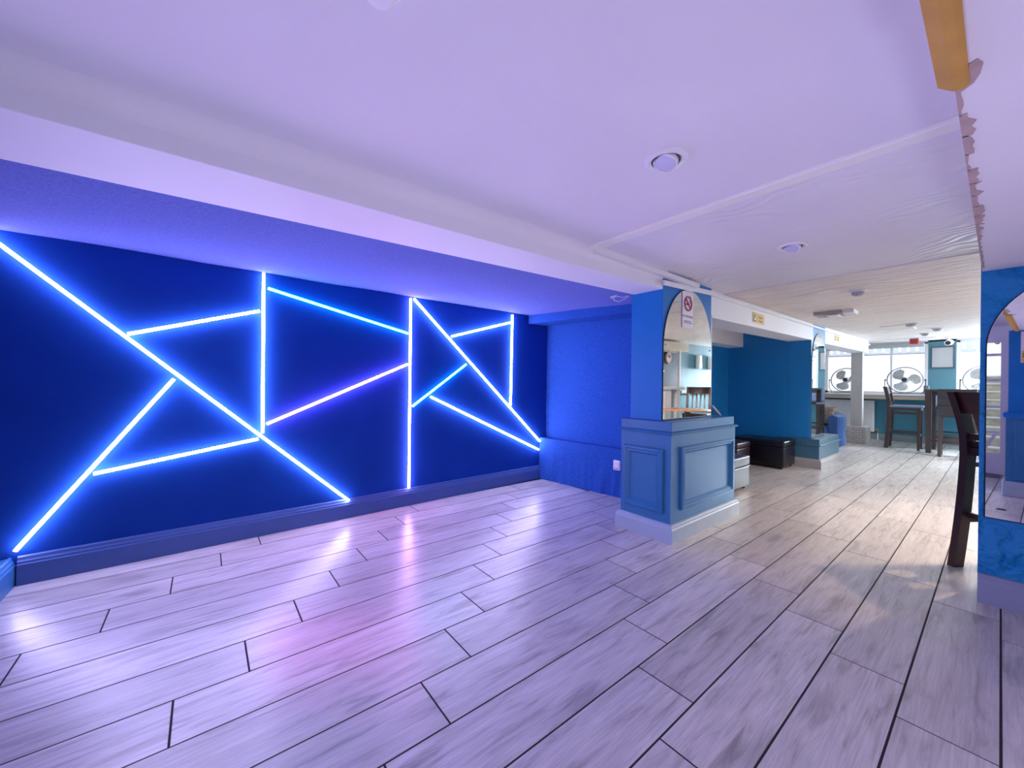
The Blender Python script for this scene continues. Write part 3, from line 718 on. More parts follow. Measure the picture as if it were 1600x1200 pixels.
# round table and slat-back chair by the bar
tb = empty('round_table', (6.10, -0.38, 0)); tag(tb, 'honey wood round table by the bar, reflected in the pillar mirror', 'table')
MB().lathe([(0.36, 0.605), (0.375, 0.612), (0.375, 0.622), (0.36, 0.63)], n=40).build('tabletop', WOODT, tb, smooth=40)
MB().lathe([(0.05, 0.03), (0.035, 0.06), (0.03, 0.3), (0.045, 0.58), (0.09, 0.604)], n=16).build('pedestal', WOODG, tb, smooth=50)
for k in range(4):
    a = pi / 4 + k * pi / 2; MB().beam((0.02 * math.cos(a), 0.02 * math.sin(a), 0.05), (0.24 * math.cos(a), 0.24 * math.sin(a), 0.018), 0.045, 0.035).build('foot', WOODG, tb)


# ------------------------------------------------------------------ chairs
def curved_post(y, depth_back, seat_z, top, flare_b, flare_t, wx=0.036, wd=0.05):
    """rear post: local -x is the back"""
    prof = []
    for i in range(13):
        t = i / 12; z = top * t
        if z < seat_z: k = 1 - z / seat_z; xo = -flare_b * k ** 1.6
        else: k = (z - seat_z) / (top - seat_z); xo = -flare_t * k ** 1.5
        prof.append((depth_back + xo, z))
    mb = MB()
    vs = []
    for x, z in prof: vs += [(x - wd / 2, y - wx / 2, z), (x + wd / 2, y - wx / 2, z), (x + wd / 2, y + wx / 2, z), (x - wd / 2, y + wx / 2, z)]
    fs = [(3, 2, 1, 0), tuple(range(48, 52))]
    for i in range(12): fs += [(i * 4 + k, i * 4 + (k + 1) % 4, i * 4 + 4 + (k + 1) % 4, i * 4 + 4 + k) for k in range(4)]
    return mb.add(vs, fs)


def chair(name, loc, rz, label, wid=0.34, dep=0.33, seat_z=0.64, top=1.0, style='slat', wood=None, pad=None, flare=(0.05, 0.06), low=0.24, cat='bar chair', group=None, post_w=0.036, post_d=0.05):
    """faces local +x"""
    wood = wood or WOODD; pad = pad or VINYL
    root = empty(name, loc, rz); tag(root, label, cat, group or ('bar chairs' if cat == 'bar chair' else None))
    bx_, fx = -dep / 2, dep / 2
    for s in (-1, 1):
        y = s * (wid / 2 - post_w / 2)
        curved_post(y, bx_ + post_d / 2, seat_z, top, flare[0], flare[1], post_w, post_d).build('leg', wood, root, smooth=35)
        MB().hexa([(fx - 0.045, y - 0.014, 0), (fx - 0.015, y - 0.014, 0), (fx - 0.015, y + 0.014, 0), (fx - 0.045, y + 0.014, 0)],
                  [(fx - 0.05, y - 0.019, seat_z - 0.05), (fx - 0.01, y - 0.019, seat_z - 0.05), (fx - 0.01, y + 0.019, seat_z - 0.05), (fx - 0.05, y + 0.019, seat_z - 0.05)]).build('leg', wood, root)
        MB().beam((bx_ + 0.02, y, low), (fx - 0.03, y, low), 0.02, 0.028).build('stretcher', wood, root)
        MB().beam((bx_ + 0.03, y, seat_z - 0.11), (fx - 0.03, y, seat_z - 0.11), 0.018, 0.025).build('stretcher', wood, root)
    MB().beam((fx - 0.03, -wid / 2 + 0.03, low - 0.03), (fx - 0.03, wid / 2 - 0.03, low - 0.03), 0.026, 0.03).build('footrest', wood, root)
    MB().beam((bx_ + 0.02, -wid / 2 + 0.03, low + 0.03), (bx_ + 0.02, wid / 2 - 0.03, low + 0.03), 0.02, 0.028).build('stretcher', wood, root)
    mb = MB().box(bx_ + 0.02, fx - 0.005, -wid / 2 + 0.004, wid / 2 - 0.004, seat_z - 0.055, seat_z - 0.012); mb.build('seat_frame', wood, root)
    MB().box(bx_ + 0.03, fx + 0.008, -wid / 2 - 0.002, wid / 2 + 0.002, seat_z - 0.012, seat_z + 0.025).build('seat', pad, root, bevel=0.012, seg=3, smooth=40)
    def bx_at(z):
        k = max(0, (z - seat_z) / (top - seat_z)); return bx_ + post_d / 2 - flare[1] * k ** 1.5
    iw = wid / 2 - post_w
    if style == 'panel':
        mb = MB(); zs = [seat_z - 0.03 + (top - seat_z + 0.03) * i / 6 for i in range(7)]; vs = []
        for z in zs: vs += [(bx_at(z) - 0.04, -wid / 2 - 0.005, z), (bx_at(z) + 0.03, -wid / 2 - 0.005, z), (bx_at(z) + 0.03, wid / 2 + 0.005, z), (bx_at(z) - 0.04, wid / 2 + 0.005, z)]
        fs = [(3, 2, 1, 0), (24, 25, 26, 27)]
        for i in range(6): fs += [(i * 4 + k, i * 4 + (k + 1) % 4, i * 4 + 4 + (k + 1) % 4, i * 4 + 4 + k) for k in range(4)]
        bk = mb.add(vs, fs).build('backrest', pad, root, smooth=35)
        sm = MB(); sm.tube([(bx_at(z) - 0.042, 0.0, z) for z in zs], 0.003, 5)
        for z in (seat_z + 0.12, seat_z + 0.24): sm.tube([(bx_at(z) - 0.042, -wid / 2, z), (bx_at(z) - 0.042, wid / 2, z)], 0.003, 5)
        sm.build('seam', BLACKP, bk)
    else:
        pr = []
        for z in (top - 0.12, top - 0.06, top): pr.append(z)
        mb = MB(); vs = []
        for yy in [-iw + 2 * iw * i / 8 for i in range(9)]:
            bow = -0.018 * (1 - (yy / iw) ** 2)
            for z in pr: vs.append((bx_at(z) - 0.012 + bow, yy, z))
            for z in reversed(pr): vs.append((bx_at(z) + 0.012 + bow, yy, z))
        fs = [tuple(range(6)), tuple(reversed(range(48, 54)))]
        for i in range(8): fs += [(i * 6 + k, i * 6 + (k + 1) % 6, i * 6 + 6 + (k + 1) % 6, i * 6 + 6 + k) for k in range(6)]
        mb.add(vs, fs).build('top_rail', wood, root, smooth=50)
        MB().beam((bx_at(seat_z + 0.05), -iw, seat_z + 0.05), (bx_at(seat_z + 0.05), iw, seat_z + 0.05), 0.022, 0.035).build('lower_rail', wood, root)
        for q in range(4):
            yy = -iw + 2 * iw * (q + 1) / 5; mb = MB(); bow = -0.018 * (1 - (yy / iw) ** 2)
            zz = [seat_z + 0.05 + (top - 0.10 - seat_z - 0.05) * i / 4 for i in range(5)]
            vs = []
            for z in zz:
                b_ = bow * (z - zz[0]) / (zz[-1] - zz[0]); vs += [(bx_at(z) - 0.007 + b_, yy - 0.014, z), (bx_at(z) + 0.007 + b_, yy - 0.014, z), (bx_at(z) + 0.007 + b_, yy + 0.014, z), (bx_at(z) - 0.007 + b_, yy + 0.014, z)]
            fs = [(3, 2, 1, 0), (16, 17, 18, 19)]
            for i in range(4): fs += [(i * 4 + k, i * 4 + (k + 1) % 4, i * 4 + 4 + (k + 1) % 4, i * 4 + 4 + k) for k in range(4)]
            mb.add(vs, fs).build('slat', wood, root, smooth=40)
    return root


# the mahogany bar chair half hidden by the right-hand pillar
chair('bar_chair', (3.425, -0.105, 0), -0.62, 'dark mahogany bar chair with slatted back, half hidden by the right-hand pillar', wid=0.35, dep=0.36, seat_z=0.685, top=0.985, style='slat', flare=(0.07, 0.085), low=0.265, post_w=0.034, post_d=0.058)
# high table and its chairs in the far room
ht = empty('high_table', (9.2, 0.42, 0)); tag(ht, 'dark grey brown high table before the teal pier', 'table')
MB().box(-0.36, 0.36, -0.34, 0.325, 0.962, 0.995).build('tabletop', WOODG, ht, bevel=0.004)
for sx in (-1, 1):
    for sy in (-1, 1): MB().hexa([(sx * 0.315 - 0.03, sy * 0.275 - 0.03, 0), (sx * 0.315 + 0.03, sy * 0.275 - 0.03, 0), (sx * 0.315 + 0.03, sy * 0.275 + 0.03, 0), (sx * 0.315 - 0.03, sy * 0.275 + 0.03, 0)],
                                 [(sx * 0.32 - 0.036, sy * 0.28 - 0.036, 0.962), (sx * 0.32 + 0.036, sy * 0.28 - 0.036, 0.962), (sx * 0.32 + 0.036, sy * 0.28 + 0.036, 0.962), (sx * 0.32 - 0.036, sy * 0.28 + 0.036, 0.962)]).build('leg', WOODG, ht)
    MB().beam((sx * 0.315, -0.26, 0.2), (sx * 0.315, 0.26, 0.2), 0.03, 0.04).build('foot_rail', WOODG, ht)
MB().box(-0.30, 0.30, -0.27, 0.27, 0.90, 0.961).build('apron', WOODG, ht)
chair('bar_chair', (9.17, 0.985, 0), -pi / 2, 'dark bar chair with blue seat standing left of the high table, side on', wid=0.34, dep=0.40, seat_z=0.70, top=1.03, style='slat', wood=WOODG, pad=VINYLB, flare=(0.035, 0.055), low=0.27)
chair('bar_chair', (8.67, 0.388, 0), 0.0, 'bar chair with dark upholstered back nearest the lens at the high table', wid=0.37, dep=0.30, seat_z=0.64, top=1.0, style='panel', wood=WOODG, pad=VINYL, flare=(0.03, 0.03), low=0.22)
chair('bar_chair', (9.75, 0.55, 0), pi, 'dark bar chair with pale seat behind the high table, facing this way', wid=0.34, dep=0.33, seat_z=0.72, top=0.985, style='panel', wood=WOODG, pad=VINYLB, flare=(0.03, 0.03), low=0.24)
chair('dining_chair', (6.77, -0.56, 0), 2.87, 'mahogany slat-back chair at the round table, reflected in the pillar mirror', wid=0.40, dep=0.34, seat_z=0.5, top=0.985, style='slat', flare=(0.03, 0.06), low=0.18, cat='chair')


# ------------------------------------------------------------------ fans on the window board
def make_fan(loc, label, rz=0.0):
    root = empty('floor_fan', loc, rz); tag(root, label, 'fan', 'floor fans on the window board')
    cz = 0.262; R = 0.238
    ax = Vector((-1, 0, 0.10)).normalized(); e1 = Vector((0, 1, 0)); e2 = ax.cross(e1)
    if e2.z < 0: e2 = -e2
    c = Vector((0, 0, cz))
    def ring(r, h, t, n=40): return MB().tube([c + ax * h + e1 * r * math.cos(2 * pi * k / n) + e2 * r * math.sin(2 * pi * k / n) for k in range(n)], t, 5, True)
    mb = ring(R, 0.0, 0.011); mb.build('cage_rim', mat('brushed_steel', (0.36, 0.37, 0.40), 0.35, metal=0.7), root, smooth=60)
    cg = MB()
    for sgn in (1, -1):
        for r, h in ((0.20, 0.05), (0.14, 0.068), (0.07, 0.075)):
            n = 32; cg.tube([c + ax * (h * sgn) + e1 * r * math.cos(2 * pi * k / n) + e2 * r * math.sin(2 * pi * k / n) for k in range(n)], 0.0016, 3, True)
        for k in range(24):
            a = 2 * pi * k / 24; d = e1 * math.cos(a) + e2 * math.sin(a)
            cg.tube([c + d * R, c + d * 0.20 + ax * 0.05 * sgn, c + d * 0.05 + ax * 0.076 * sgn], 0.0013, 3)
    g = cg.build('wire_cage', CHROME, root); g['kind'] = 'stuff'
    MB().lathe([(0.034, -0.0), (0.036, 0.004), (0.03, 0.008)], c + ax * 0.072, ax, 20).build('cage_badge', HUB, root, smooth=40)
    MB().lathe([(0.048, -0.03), (0.05, 0.02), (0.03, 0.035)], c, ax, 20).build('hub', FANB, root, smooth=40)
    MB().lathe([(0.045, -0.13), (0.05, -0.08), (0.04, -0.05)], c, ax, 20).build('motor', STEELD, root, smooth=40)
    for b in range(3):
        a0 = pi / 2 - 0.87 + b * 2 * pi / 3; vs = []; fs = []
        n = 8
        for i in range(n + 1):
            t = i / n; r = 0.045 + (0.212 - 0.045) * t
            half = 0.47 + 0.20 * math.sin(pi * t) - 0.30 * max(0, t - 0.75) * 4 * 0.8; sw = 0.30 * t
            for k in range(5):
                s = k / 4 * 2 - 1; a = a0 + sw + s * half
                p = c + (e1 * math.cos(a) + e2 * math.sin(a)) * r + ax * (0.028 * s * (1 - 0.3 * t))
                vs.append(p - ax * 0.0015)
        m_ = len(vs); vs2 = vs + [p + ax * 0.003 for p in vs]
        for i in range(n):
            for k in range(4): q = i * 5 + k; fs += [(q, q + 1, q + 6, q + 5), (m_ + q, m_ + q + 5, m_ + q + 6, m_ + q + 1)]
        edge = [i * 5 for i in range(n + 1)] + [n * 5 + k for k in range(1, 5)] + [i * 5 + 4 for i in range(n - 1, -1, -1)] + [k for k in range(3, 0, -1)]
        for i in range(len(edge)): p_, q_ = edge[i], edge[(i + 1) % len(edge)]; fs.append((p_, q_, m_ + q_, m_ + p_))
        MB().add(vs2, fs).build('blade', FANB, root, smooth=50)
    stn = MB()
    for s in (-1, 1):
        stn.tube([(0, s * (R + 0.028), cz), (0, s * (R + 0.03), 0.10), (0.0, s * (R - 0.02), 0.012)], 0.008, 6)
        stn.tube([(-0.10, s * (R - 0.02), 0.009), (0.10, s * (R - 0.02), 0.009)], 0.008, 6)
    stn.tube([(0.06, -(R - 0.02), 0.012), (0.06, R - 0.02, 0.012)], 0.008, 6)
    stn.build('stand', STEELD, root, smooth=50)
    for s in (-1, 1): MB().lathe([(0.012, 0), (0.016, 0.012), (0.012, 0.024)], (0, s * (R + 0.012), cz), (0, s, 0), 10).build('tilt_knob', BLACKP, root, smooth=40)
    return root


f1 = make_fan((FX - 0.175, 1.945, 0.898), 'chrome floor fan on the window board, behind the grey post')
for y, lb, rz in ((1.105, 'chrome floor fan on the window board left of the teal pier', 0.05), (0.165, 'chrome floor fan on the window board right of the teal pier', -0.04)):
    f = copy_tree(f1); f.location = Vector((FX - 0.175, y, 0.898)) * S; f['label'] = lb; f.rotation_euler.z = rz

# small grey speaker box on the sill by the pier
sb = MB().box(FX - 0.13, FX - 0.03, 0.80, 0.87, 0.899, 1.06).build('small_speaker', mat('blue_grey_plastic', (0.16, 0.22, 0.30), 0.5), bevel=0.006); tag(sb, 'small blue grey box on the window board at the foot of the teal pier', 'speaker')

# framed board on the pier
br = empty('notice_board', (FX - 0.001, 0.648, 1.57)); tag(br, 'blank pale board in a dark frame on the teal pier', 'board')
MB().sweep([(-0.147, -0.20), (0.147, -0.20), (0.147, 0.195), (-0.147, 0.195)], [(0, 0), (0, 0.016), (-0.02, 0.016), (-0.02, 0)], (0, 0, 0), (0, 1, 0), (0, 0, 1), (-1, 0, 0), closed=True).build('frame', mat('slate_frame', (0.07, 0.11, 0.16), 0.4), br)
MB().box(-0.008, 0, -0.13, 0.13, -0.183, 0.178).build('board_panel', GREYB, br)

# radiator
rd = empty('radiator', (FX - 0.06, 1.92, 0.147)); tag(rd, 'white ribbed panel radiator under the wide window', 'radiator')
MB().box(-0.025, 0.02, -0.39, 0.39, 0.0, 0.60).build('radiator_panel', WHITEP, rd, bevel=0.006)
mb = MB()
for k in range(24): mb.box(-0.036, -0.0255, -0.375 + k * 0.0318, -0.375 + k * 0.0318 + 0.018, 0.02, 0.575)
mb.build('radiator_ribs', WHITEP, rd)
MB().box(-0.034, 0.05, -0.392, 0.392, 0.601, 0.612).build('top_grille', WHITEP, rd, bevel=0.003)
mb = MB().tube([(0, -0.39, 0.045), (0, -0.45, 0.045)], 0.018, 8); mb.tube([(0, -0.44, 0.06), (0, -0.44, -0.03)], 0.014, 8); mb.build('valve', BRASS, rd, smooth=50)
mb = MB().tube([(0, -0.44, -0.025), (0, -0.44, -0.147)], 0.009, 8); mb.build('pipe', WHITEP, rd)

# ------------------------------------------------------------------ tub chair with blue drape and cushion
tc_ = empty('tub_chair', (8.50, 1.98, 0), 0.0); tag(tc_, 'tub chair under a blue velvet drape beside the second pillar', 'armchair')
def tub(h_of, r_out, r_in, z0, n=40, wob=0.0):
    vs = []; fs = []; A0, A1 = pi - 0.95, -pi + 0.95          # open towards -x
    for i in range(n + 1):
        a = A0 + (A1 - A0) * i / n
        h = h_of(a); w_ = wob * math.sin(i * 2.1) if wob else 0
        for r, z in ((r_out + w_, z0), (r_out + w_ * 0.6, z0 + (h - z0) * 0.4), (r_out + 0.012, h - 0.02), ((r_out + r_in) / 2, h), (r_in, h - 0.02), (r_in, z0)):
            vs.append((r * math.cos(a) * 0.98, r * math.sin(a), z))
    for i in range(n): fs += [(i * 6 + k, i * 6 + (k + 1) % 6, i * 6 + 6 + (k + 1) % 6, i * 6 + 6 + k) for k in range(6)]
    fs += [tuple(range(6)), tuple(reversed(range(n * 6, n * 6 + 6)))]
    return MB().add(vs, fs)
tub(lambda a: 0.53 + 0.10 * math.exp(-(a / 0.9) ** 2), 0.35, 0.185, 0.03, 96, 0.013).build('drape', VELVET, tc_, smooth=60)
MB().lathe([(0.17, 0.06), (0.18, 0.10), (0.18, 0.28), (0.16, 0.33)], n=28).build('seat', VELVET, tc_, smooth=40)
for s1 in (-1, 1):
    for s2 in (-1, 1): MB().lathe([(0.018, 0), (0.022, 0.06)], (s1 * 0.16, s2 * 0.16, 0), n=8).build('foot', BLACKP, tc_)
def cushion(name, w_, h_, t_, material, parent=None, nu=14):
    vs = []; fs = []
    for sgn in (1, -1):
        for i in range(nu + 1):
            for k in range(nu + 1):
                a, b = i / nu * 2 - 1, k / nu * 2 - 1
                th = t_ * ((1 - a ** 4) * (1 - b ** 4)) ** 0.5 + 0.004; pin = 1 - 0.06 * (1 - abs(a)) * abs(b) - 0.06 * (1 - abs(b)) * abs(a)
                vs.append((sgn * th, a * w_ * pin, b * h_ * pin))
    m_ = (nu + 1) ** 2
    for sgn in (0, 1):
        for i in range(nu):
            for k in range(nu): q = sgn * m_ + i * (nu + 1) + k; fs.append((q, q + nu + 1, q + nu + 2, q + 1) if sgn == 0 else (q, q + 1, q + nu + 2, q + nu + 1))
    bd = [i * (nu + 1) for i in range(nu + 1)] + [nu * (nu + 1) + k for k in range(1, nu + 1)] + [i * (nu + 1) + nu for i in range(nu - 1, -1, -1)] + [k for k in range(nu - 1, 0, -1)]
    for i in range(len(bd)): p_, q_ = bd[i], bd[(i + 1) % len(bd)]; fs.append((p_, q_, m_ + q_, m_ + p_))
    return MB().add(vs, fs).build(name, material, parent, smooth=60)
cu = cushion('cushion', 0.19, 0.17, 0.055, CUSH); cu.location = Vector((8.60, 1.965, 0.505)) * S; cu.rotation_euler = (0.05, 0.22, 0.15)
tag(cu, 'shiny silver and brown cushion leaning inside the blue tub chair', 'cushion')

# ------------------------------------------------------------------ ottomans
def ottoman(name, x0, x1, y0, y1, h, material, label, feet=True, seam=None, rz=0.0):
    cx_, cy_ = (x0 + x1) / 2, (y0 + y1) / 2; root = empty(name, (cx_, cy_, 0), rz); tag(root, label, 'ottoman', 'low upholstered cubes between the pillars')
    a, b = (x1 - x0) / 2, (y1 - y0) / 2; zf = 0.03 if feet else 0.004
    sp = seam or h * 0.7
    MB().box(-a, a, -b, b, zf, sp - 0.003).build('body', material, root, bevel=0.012, seg=3, smooth=50)
    MB().box(-a - 0.004, a + 0.004, -b - 0.004, b + 0.004, sp + 0.001, h).build('lid', material, root, bevel=0.02, seg=3, smooth=50)
    for s1 in (-1, 1):
        for s2 in (-1, 1): MB().lathe([(0.014, 0), (0.018, zf + 0.004)], (s1 * (a - 0.04), s2 * (b - 0.04), 0), n=10).build('foot', BLACKP, root)
    return root


ottoman('ottoman', 5.475, 5.885, 1.615, 2.20, 0.345, LEATHB, 'long black leather ottoman before the low plinth of the second pillar', seam=0.27)
so = ottoman('ottoman', 3.80, 4.225, 1.535, 1.93, 0.325, LEATHS, 'silver leatherette ottoman half hidden behind the panelled plinth', seam=0.225)
mb = MB().tube([(-0.20, -0.2045, 0.2265), (0.21, -0.2045, 0.2265)], 0.0025, 6); mb.build('piping', LEATHS, so)
ottoman('ottoman', 4.86, 5.24, 1.90, 2.24, 0.34, LEATHM, 'burgundy leather cube stool between the silver and black ottomans', seam=0.27)

# ------------------------------------------------------------------ LED strips on the left wall
def wallp(x, z, off): return Vector((x, yw(x) - off, z))
LEDS = [
    ((-1.05, 1.899), (0.84, 0.128), LEDW, 'long white diagonal LED strip running down from the left margin'),
    ((-0.33, 1.246), (0.272, 1.450), LEDW, 'white LED strip rising from the long diagonal to the left upright'),
    ((0.292, 1.697), (0.296, 0.664), LEDW, 'leftmost upright white LED strip'),
    ((-0.139, 1.005), (-0.705, 0.170), LEDW, 'white LED strip falling to the skirting corner at lower left'),
    ((-0.450, 0.505), (0.272, 0.628), LEDW, 'low white LED strip closing the lower left triangle'),
    ((0.318, 1.603), (1.288, 1.401), LEDC, 'cyan LED strip sloping down between the left and middle uprights'),
    ((0.318, 0.721), (1.288, 1.150), LEDM, 'magenta-haloed LED strip rising between the left and middle uprights'),
    ((1.31, 1.706), (1.313, 0.142), LEDV, 'full height upright LED strip with violet glow in the middle'),
    ((1.338, 1.690), (2.795, 0.395), LEDW, 'long white diagonal LED strip from the top of the middle upright'),
    ((1.70, 1.413), (2.372, 1.610), LEDW, 'short white LED strip rising to the right upright'),
    ((2.395, 1.712), (2.385, 0.785), LEDW, 'rightmost upright white LED strip'),
    ((1.338, 0.808), (1.855, 1.173), LEDC, 'short cyan LED strip rising from the middle upright'),
    ((1.50, 0.884), (2.780, 0.308), LEDW, 'low white LED strip sloping down to the felt ledge'),
]
# cut the first strip where it meets the alcove ceiling
for (a, b, m_, lb) in LEDS:
    if a[1] > 1.70:
        t = (a[1] - 1.688) / (a[1] - b[1]); a = (a[0] + (b[0] - a[0]) * t, 1.688)
    p0 = wallp(a[0], a[1], 0.0); p1_ = wallp(b[0], b[1], 0.0); d = (p1_ - p0).normalized(); nr = Vector((0.03, -1, 0)).normalized(); sd = d.cross(nr).normalized()
    root = empty('led_strip', p0); tag(root, lb, 'LED strip', 'LED strips on the left wall')
    L_ = p1_ - p0
    sec = [(-0.008, 0.014), (-0.008, 0.020), (-0.005, 0.0245), (0.005, 0.0245), (0.008, 0.020), (0.008, 0.014)]
    MB().hexa([sd * s + nr * h for s, h in sec], [L_ + sd * s + nr * h for s, h in sec]).build('diffuser', m_, root)
    sec = [(-0.005, 0.0005), (-0.005, 0.0138), (0.005, 0.0138), (0.005, 0.0005)]
    MB().hexa([sd * s + nr * h for s, h in sec], [L_ + sd * s + nr * h for s, h in sec]).build('channel', WHITE, root)

# ------------------------------------------------------------------ ceiling fittings
def downlight(loc, label, tiltv, r=0.052, deep=True):
    root = empty('ceiling_downlight', loc); tag(root, label, 'downlight', 'ceiling downlights')
    MB().lathe([(r * 1.02, 0), (r, -0.006), (r * 0.82, -0.010), (r * 0.70, -0.006), (r * 0.68, 0.0)], n=36, caps=False).build('bezel', WHITE, root, smooth=40)
    t = Vector(tiltv).normalized()
    MB().lathe([(r * 0.66, -0.001), (r * 0.66, -0.003)], n=28).build('cup', mat('bronze_cup', (0.16, 0.11, 0.10), 0.3, metal=0.6), root, smooth=40)
    c = Vector((0, 0, -0.002))
    MB().lathe([(r * 0.58, 0.0), (r * 0.58, 0.011), (r * 0.50, 0.014), (r * 0.50, 0.011)], c, t, 28).build('gimbal_ring', WHITE, root, smooth=40)
    MB().lathe([(r * 0.49, 0.008), (r * 0.47, 0.0125), (r * 0.25, 0.014)], c, t, 24).build('lens', LENS, root, smooth=50)
    return root


downlight((1.192, 0.695, 1.750), 'round tilted white downlight on the ceiling left of the batten', (-0.35, 0.12, -1), r=0.068)
downlight((2.440, 0.692, 1.750), 'white downlight with protruding lamp on the ceiling right of the batten', (-0.55, 0.25, -1), r=0.068)
for i, (loc, lb) in enumerate((((3.80, -0.16, 1.752), 'warm ceiling downlight hidden behind the right-hand pillar'),)):
    downlight(loc, lb, (0, 0, -1))


def detector(loc, label, r=0.05, cat='smoke detector', dark=False):
    root = empty('smoke_detector', loc); tag(root, label, cat, 'round detectors on the ceiling')
    MB().lathe([(r, 0), (r, -0.008), (r * 0.9, -0.012)], n=28).build('base', WHITE, root, smooth=40)
    MB().lathe([(r * 0.72, -0.012), (r * 0.70, -0.026), (r * 0.45, -0.040), (r * 0.2, -0.042)], n=28).build('head', mat('grey_detector_plastic', (0.45, 0.44, 0.5), 0.4) if dark else WHITE, root, smooth=40)
    MB().lathe([(0.005, 0.0), (0.005, -0.003)], (-r * 0.55, 0.0, -0.034), n=8).build('indicator', INK, root)
    return root


detector((0.247, 0.722, 1.750), 'white round detector cut by the top edge of the picture', r=0.045)
ar = MB().tube([(0.268 + 0.05 * math.cos(a), 0.722 + 0.05 * math.sin(a), 1.7475) for a in [-1.9 + 0.1 * k for k in range(10)]], 0.004, 6).build('cable_loop', WHITE, smooth=60); tag(ar, 'small white cable loop beside the detector at the top edge', 'cable')
detector((3.98, 0.695, fz(3.98)), 'domed detector with dark lens on the ceiling beyond the second downlight', r=0.056, dark=True)
detector((6.90, 0.70, fz(6.9)), 'domed detector on the far ceiling, nearest of the far three', r=0.07, dark=True)
detector((7.86, 0.545, fz(7.86)), 'domed detector on the far ceiling, right-hand of the far three', r=0.065, dark=True)
detector((8.62, 0.72, fz(8.62)), 'domed detector on the far ceiling, farthest of the far three', r=0.065, dark=True)
el = empty('emergency_light', (5.05, 1.06, fz(5.05))); tag(el, 'boxy emergency light on the far ceiling before the second pillar', 'emergency light')
MB().box(-0.12, 0.10, -0.07, 0.15, -0.036, 0).build('housing', mat('grey_light_housing', (0.40, 0.37, 0.37), 0.5), el, bevel=0.004)
MB().box(-0.10, 0.04, -0.05, 0.05, -0.055, -0.037).build('diffuser', WHITE, el, bevel=0.008)
MB().box(-0.09, 0.10, -0.165, -0.072, -0.04, 0).build('end_cap', WHITE, el, bevel=0.004)
hat = struct(MB().box(7.0, 7.6, 0.72, 1.0, fz(7.3) - 0.012, fz(7.3) + 0.01).build('trim_10', CEILR, bevel=0.002), 'loft hatch in the far ceiling')
al = empty('alarm_sounder', (9.6, 0.93, fz(9.6))); tag(al, 'red alarm sounder on the far ceiling before the wide window', 'alarm')
MB().box(-0.05, 0.05, -0.055, 0.055, -0.10, -0.012).build('sounder_body', RED, al, bevel=0.008)
MB().box(-0.056, 0.056, -0.06, 0.06, -0.0115, 0).build('base', WHITE, al)
cc = empty('security_camera', (9.75, 0.55, fz(9.75))); tag(cc, 'white bullet security camera above the pale board', 'camera')
MB().lathe([(0.05, 0), (0.05, -0.012), (0.02, -0.02), (0.016, -0.05)], n=18).build('mount', WHITE, cc, smooth=40)
ax = Vector((-1, 0.12, -0.15)).normalized(); c0 = Vector((0.05, -0.02, -0.085))
MB().lathe([(0.036, 0), (0.044, 0.01), (0.044, 0.15), (0.04, 0.155), (0.034, 0.15)], c0, ax, 20).build('housing', WHITE, cc, smooth=40)
MB().lathe([(0.033, 0.148), (0.03, 0.153)], c0, ax, 18).build('lens', mat('grey_lens', (0.06, 0.07, 0.08), 0.2), cc)

# ------------------------------------------------------------------ signs, socket, loose cable
ns = empty('no_smoking_sign', (2.668, 1.3765, 1.535)); tag(ns, 'white no smoking notice on the pillar mirror', 'sign')
MB().box(-0.075, 0.075, -0.0015, 0, -0.125, 0.125).build('sign_sheet', PAPER, ns)
MB().box(-0.083, -0.076, -0.002, 0, -0.127, 0.127).build('sheet_edge', mat('mauve_edge', (0.25, 0.18, 0.28), 0.6), ns)
n = 40
MB().tube([(0.0 + 0.048 * math.cos(2 * pi * k / n), -0.003, 0.045 + 0.048 * math.sin(2 * pi * k / n)) for k in range(n)], 0.0055, 6, True).build('prohibition_ring', REDINK, ns, smooth=60)
MB().beam((-0.034, -0.003, 0.079), (0.034, -0.003, 0.011), 0.004, 0.010, (0, 1, 0)).build('prohibition_bar', REDINK, ns)
mb = MB().box(-0.03, 0.018, -0.0032, -0.0016, 0.036, 0.046); mb.tube([(0.022, -0.0025, 0.05), (0.028, -0.0025, 0.06), (0.022, -0.0025, 0.07)], 0.002, 5); mb.build('cigarette_symbol', INK, ns)
text('lettering', 'NO SMOKING', 0.023, INK, ns, frame_mat((0, -0.0018, -0.045), (1, 0, 0), (0, 0, 1)))
text('small_lettering', 'It is against the law to\nsmoke in these premises', 0.0115, INK, ns, frame_mat((0, -0.0018, -0.083), (1, 0, 0), (0, 0, 1)))


def caution(loc, u, w_, h_, label):
    root = empty('caution_sign', loc); tag(root, label, 'sign'); u = Vector(u).normalized(); nrm = Vector((u.y, -u.x, 0))
    def q(a, b, o): return u * a + Vector((0, 0, b)) + nrm * o
    MB().prism([q(-w_, -h_, 0), q(w_, -h_, 0), q(w_, h_, 0), q(-w_, h_, 0)], nrm * 0.003).build('sign_plate', YELP, root)
    MB().prism([q(-w_ * 0.94, -h_ * 0.7, 0.0031), q(-w_ * 0.42, -h_ * 0.7, 0.0031), q(-w_ * 0.68, h_ * 0.7, 0.0031)], nrm * 0.001).build('triangle', INK, root)
    MB().prism([q(-w_ * 0.85, -h_ * 0.5, 0.0042), q(-w_ * 0.51, -h_ * 0.5, 0.0042), q(-w_ * 0.68, h_ * 0.4, 0.0042)], nrm * 0.001).build('triangle_inner', PAPER, root)
    o = nrm * 0.0032
    text('lettering', 'Caution', h_ * 0.75, REDINK, root, frame_mat(u * w_ * 0.30 + Vector((0, 0, h_ * 0.32)) + o, u, (0, 0, 1)))
    text('small_lettering', 'Low ceiling', h_ * 0.52, INK, root, frame_mat(u * w_ * 0.30 + Vector((0, 0, -h_ * 0.42)) + o, u, (0, 0, 1)))
    return root


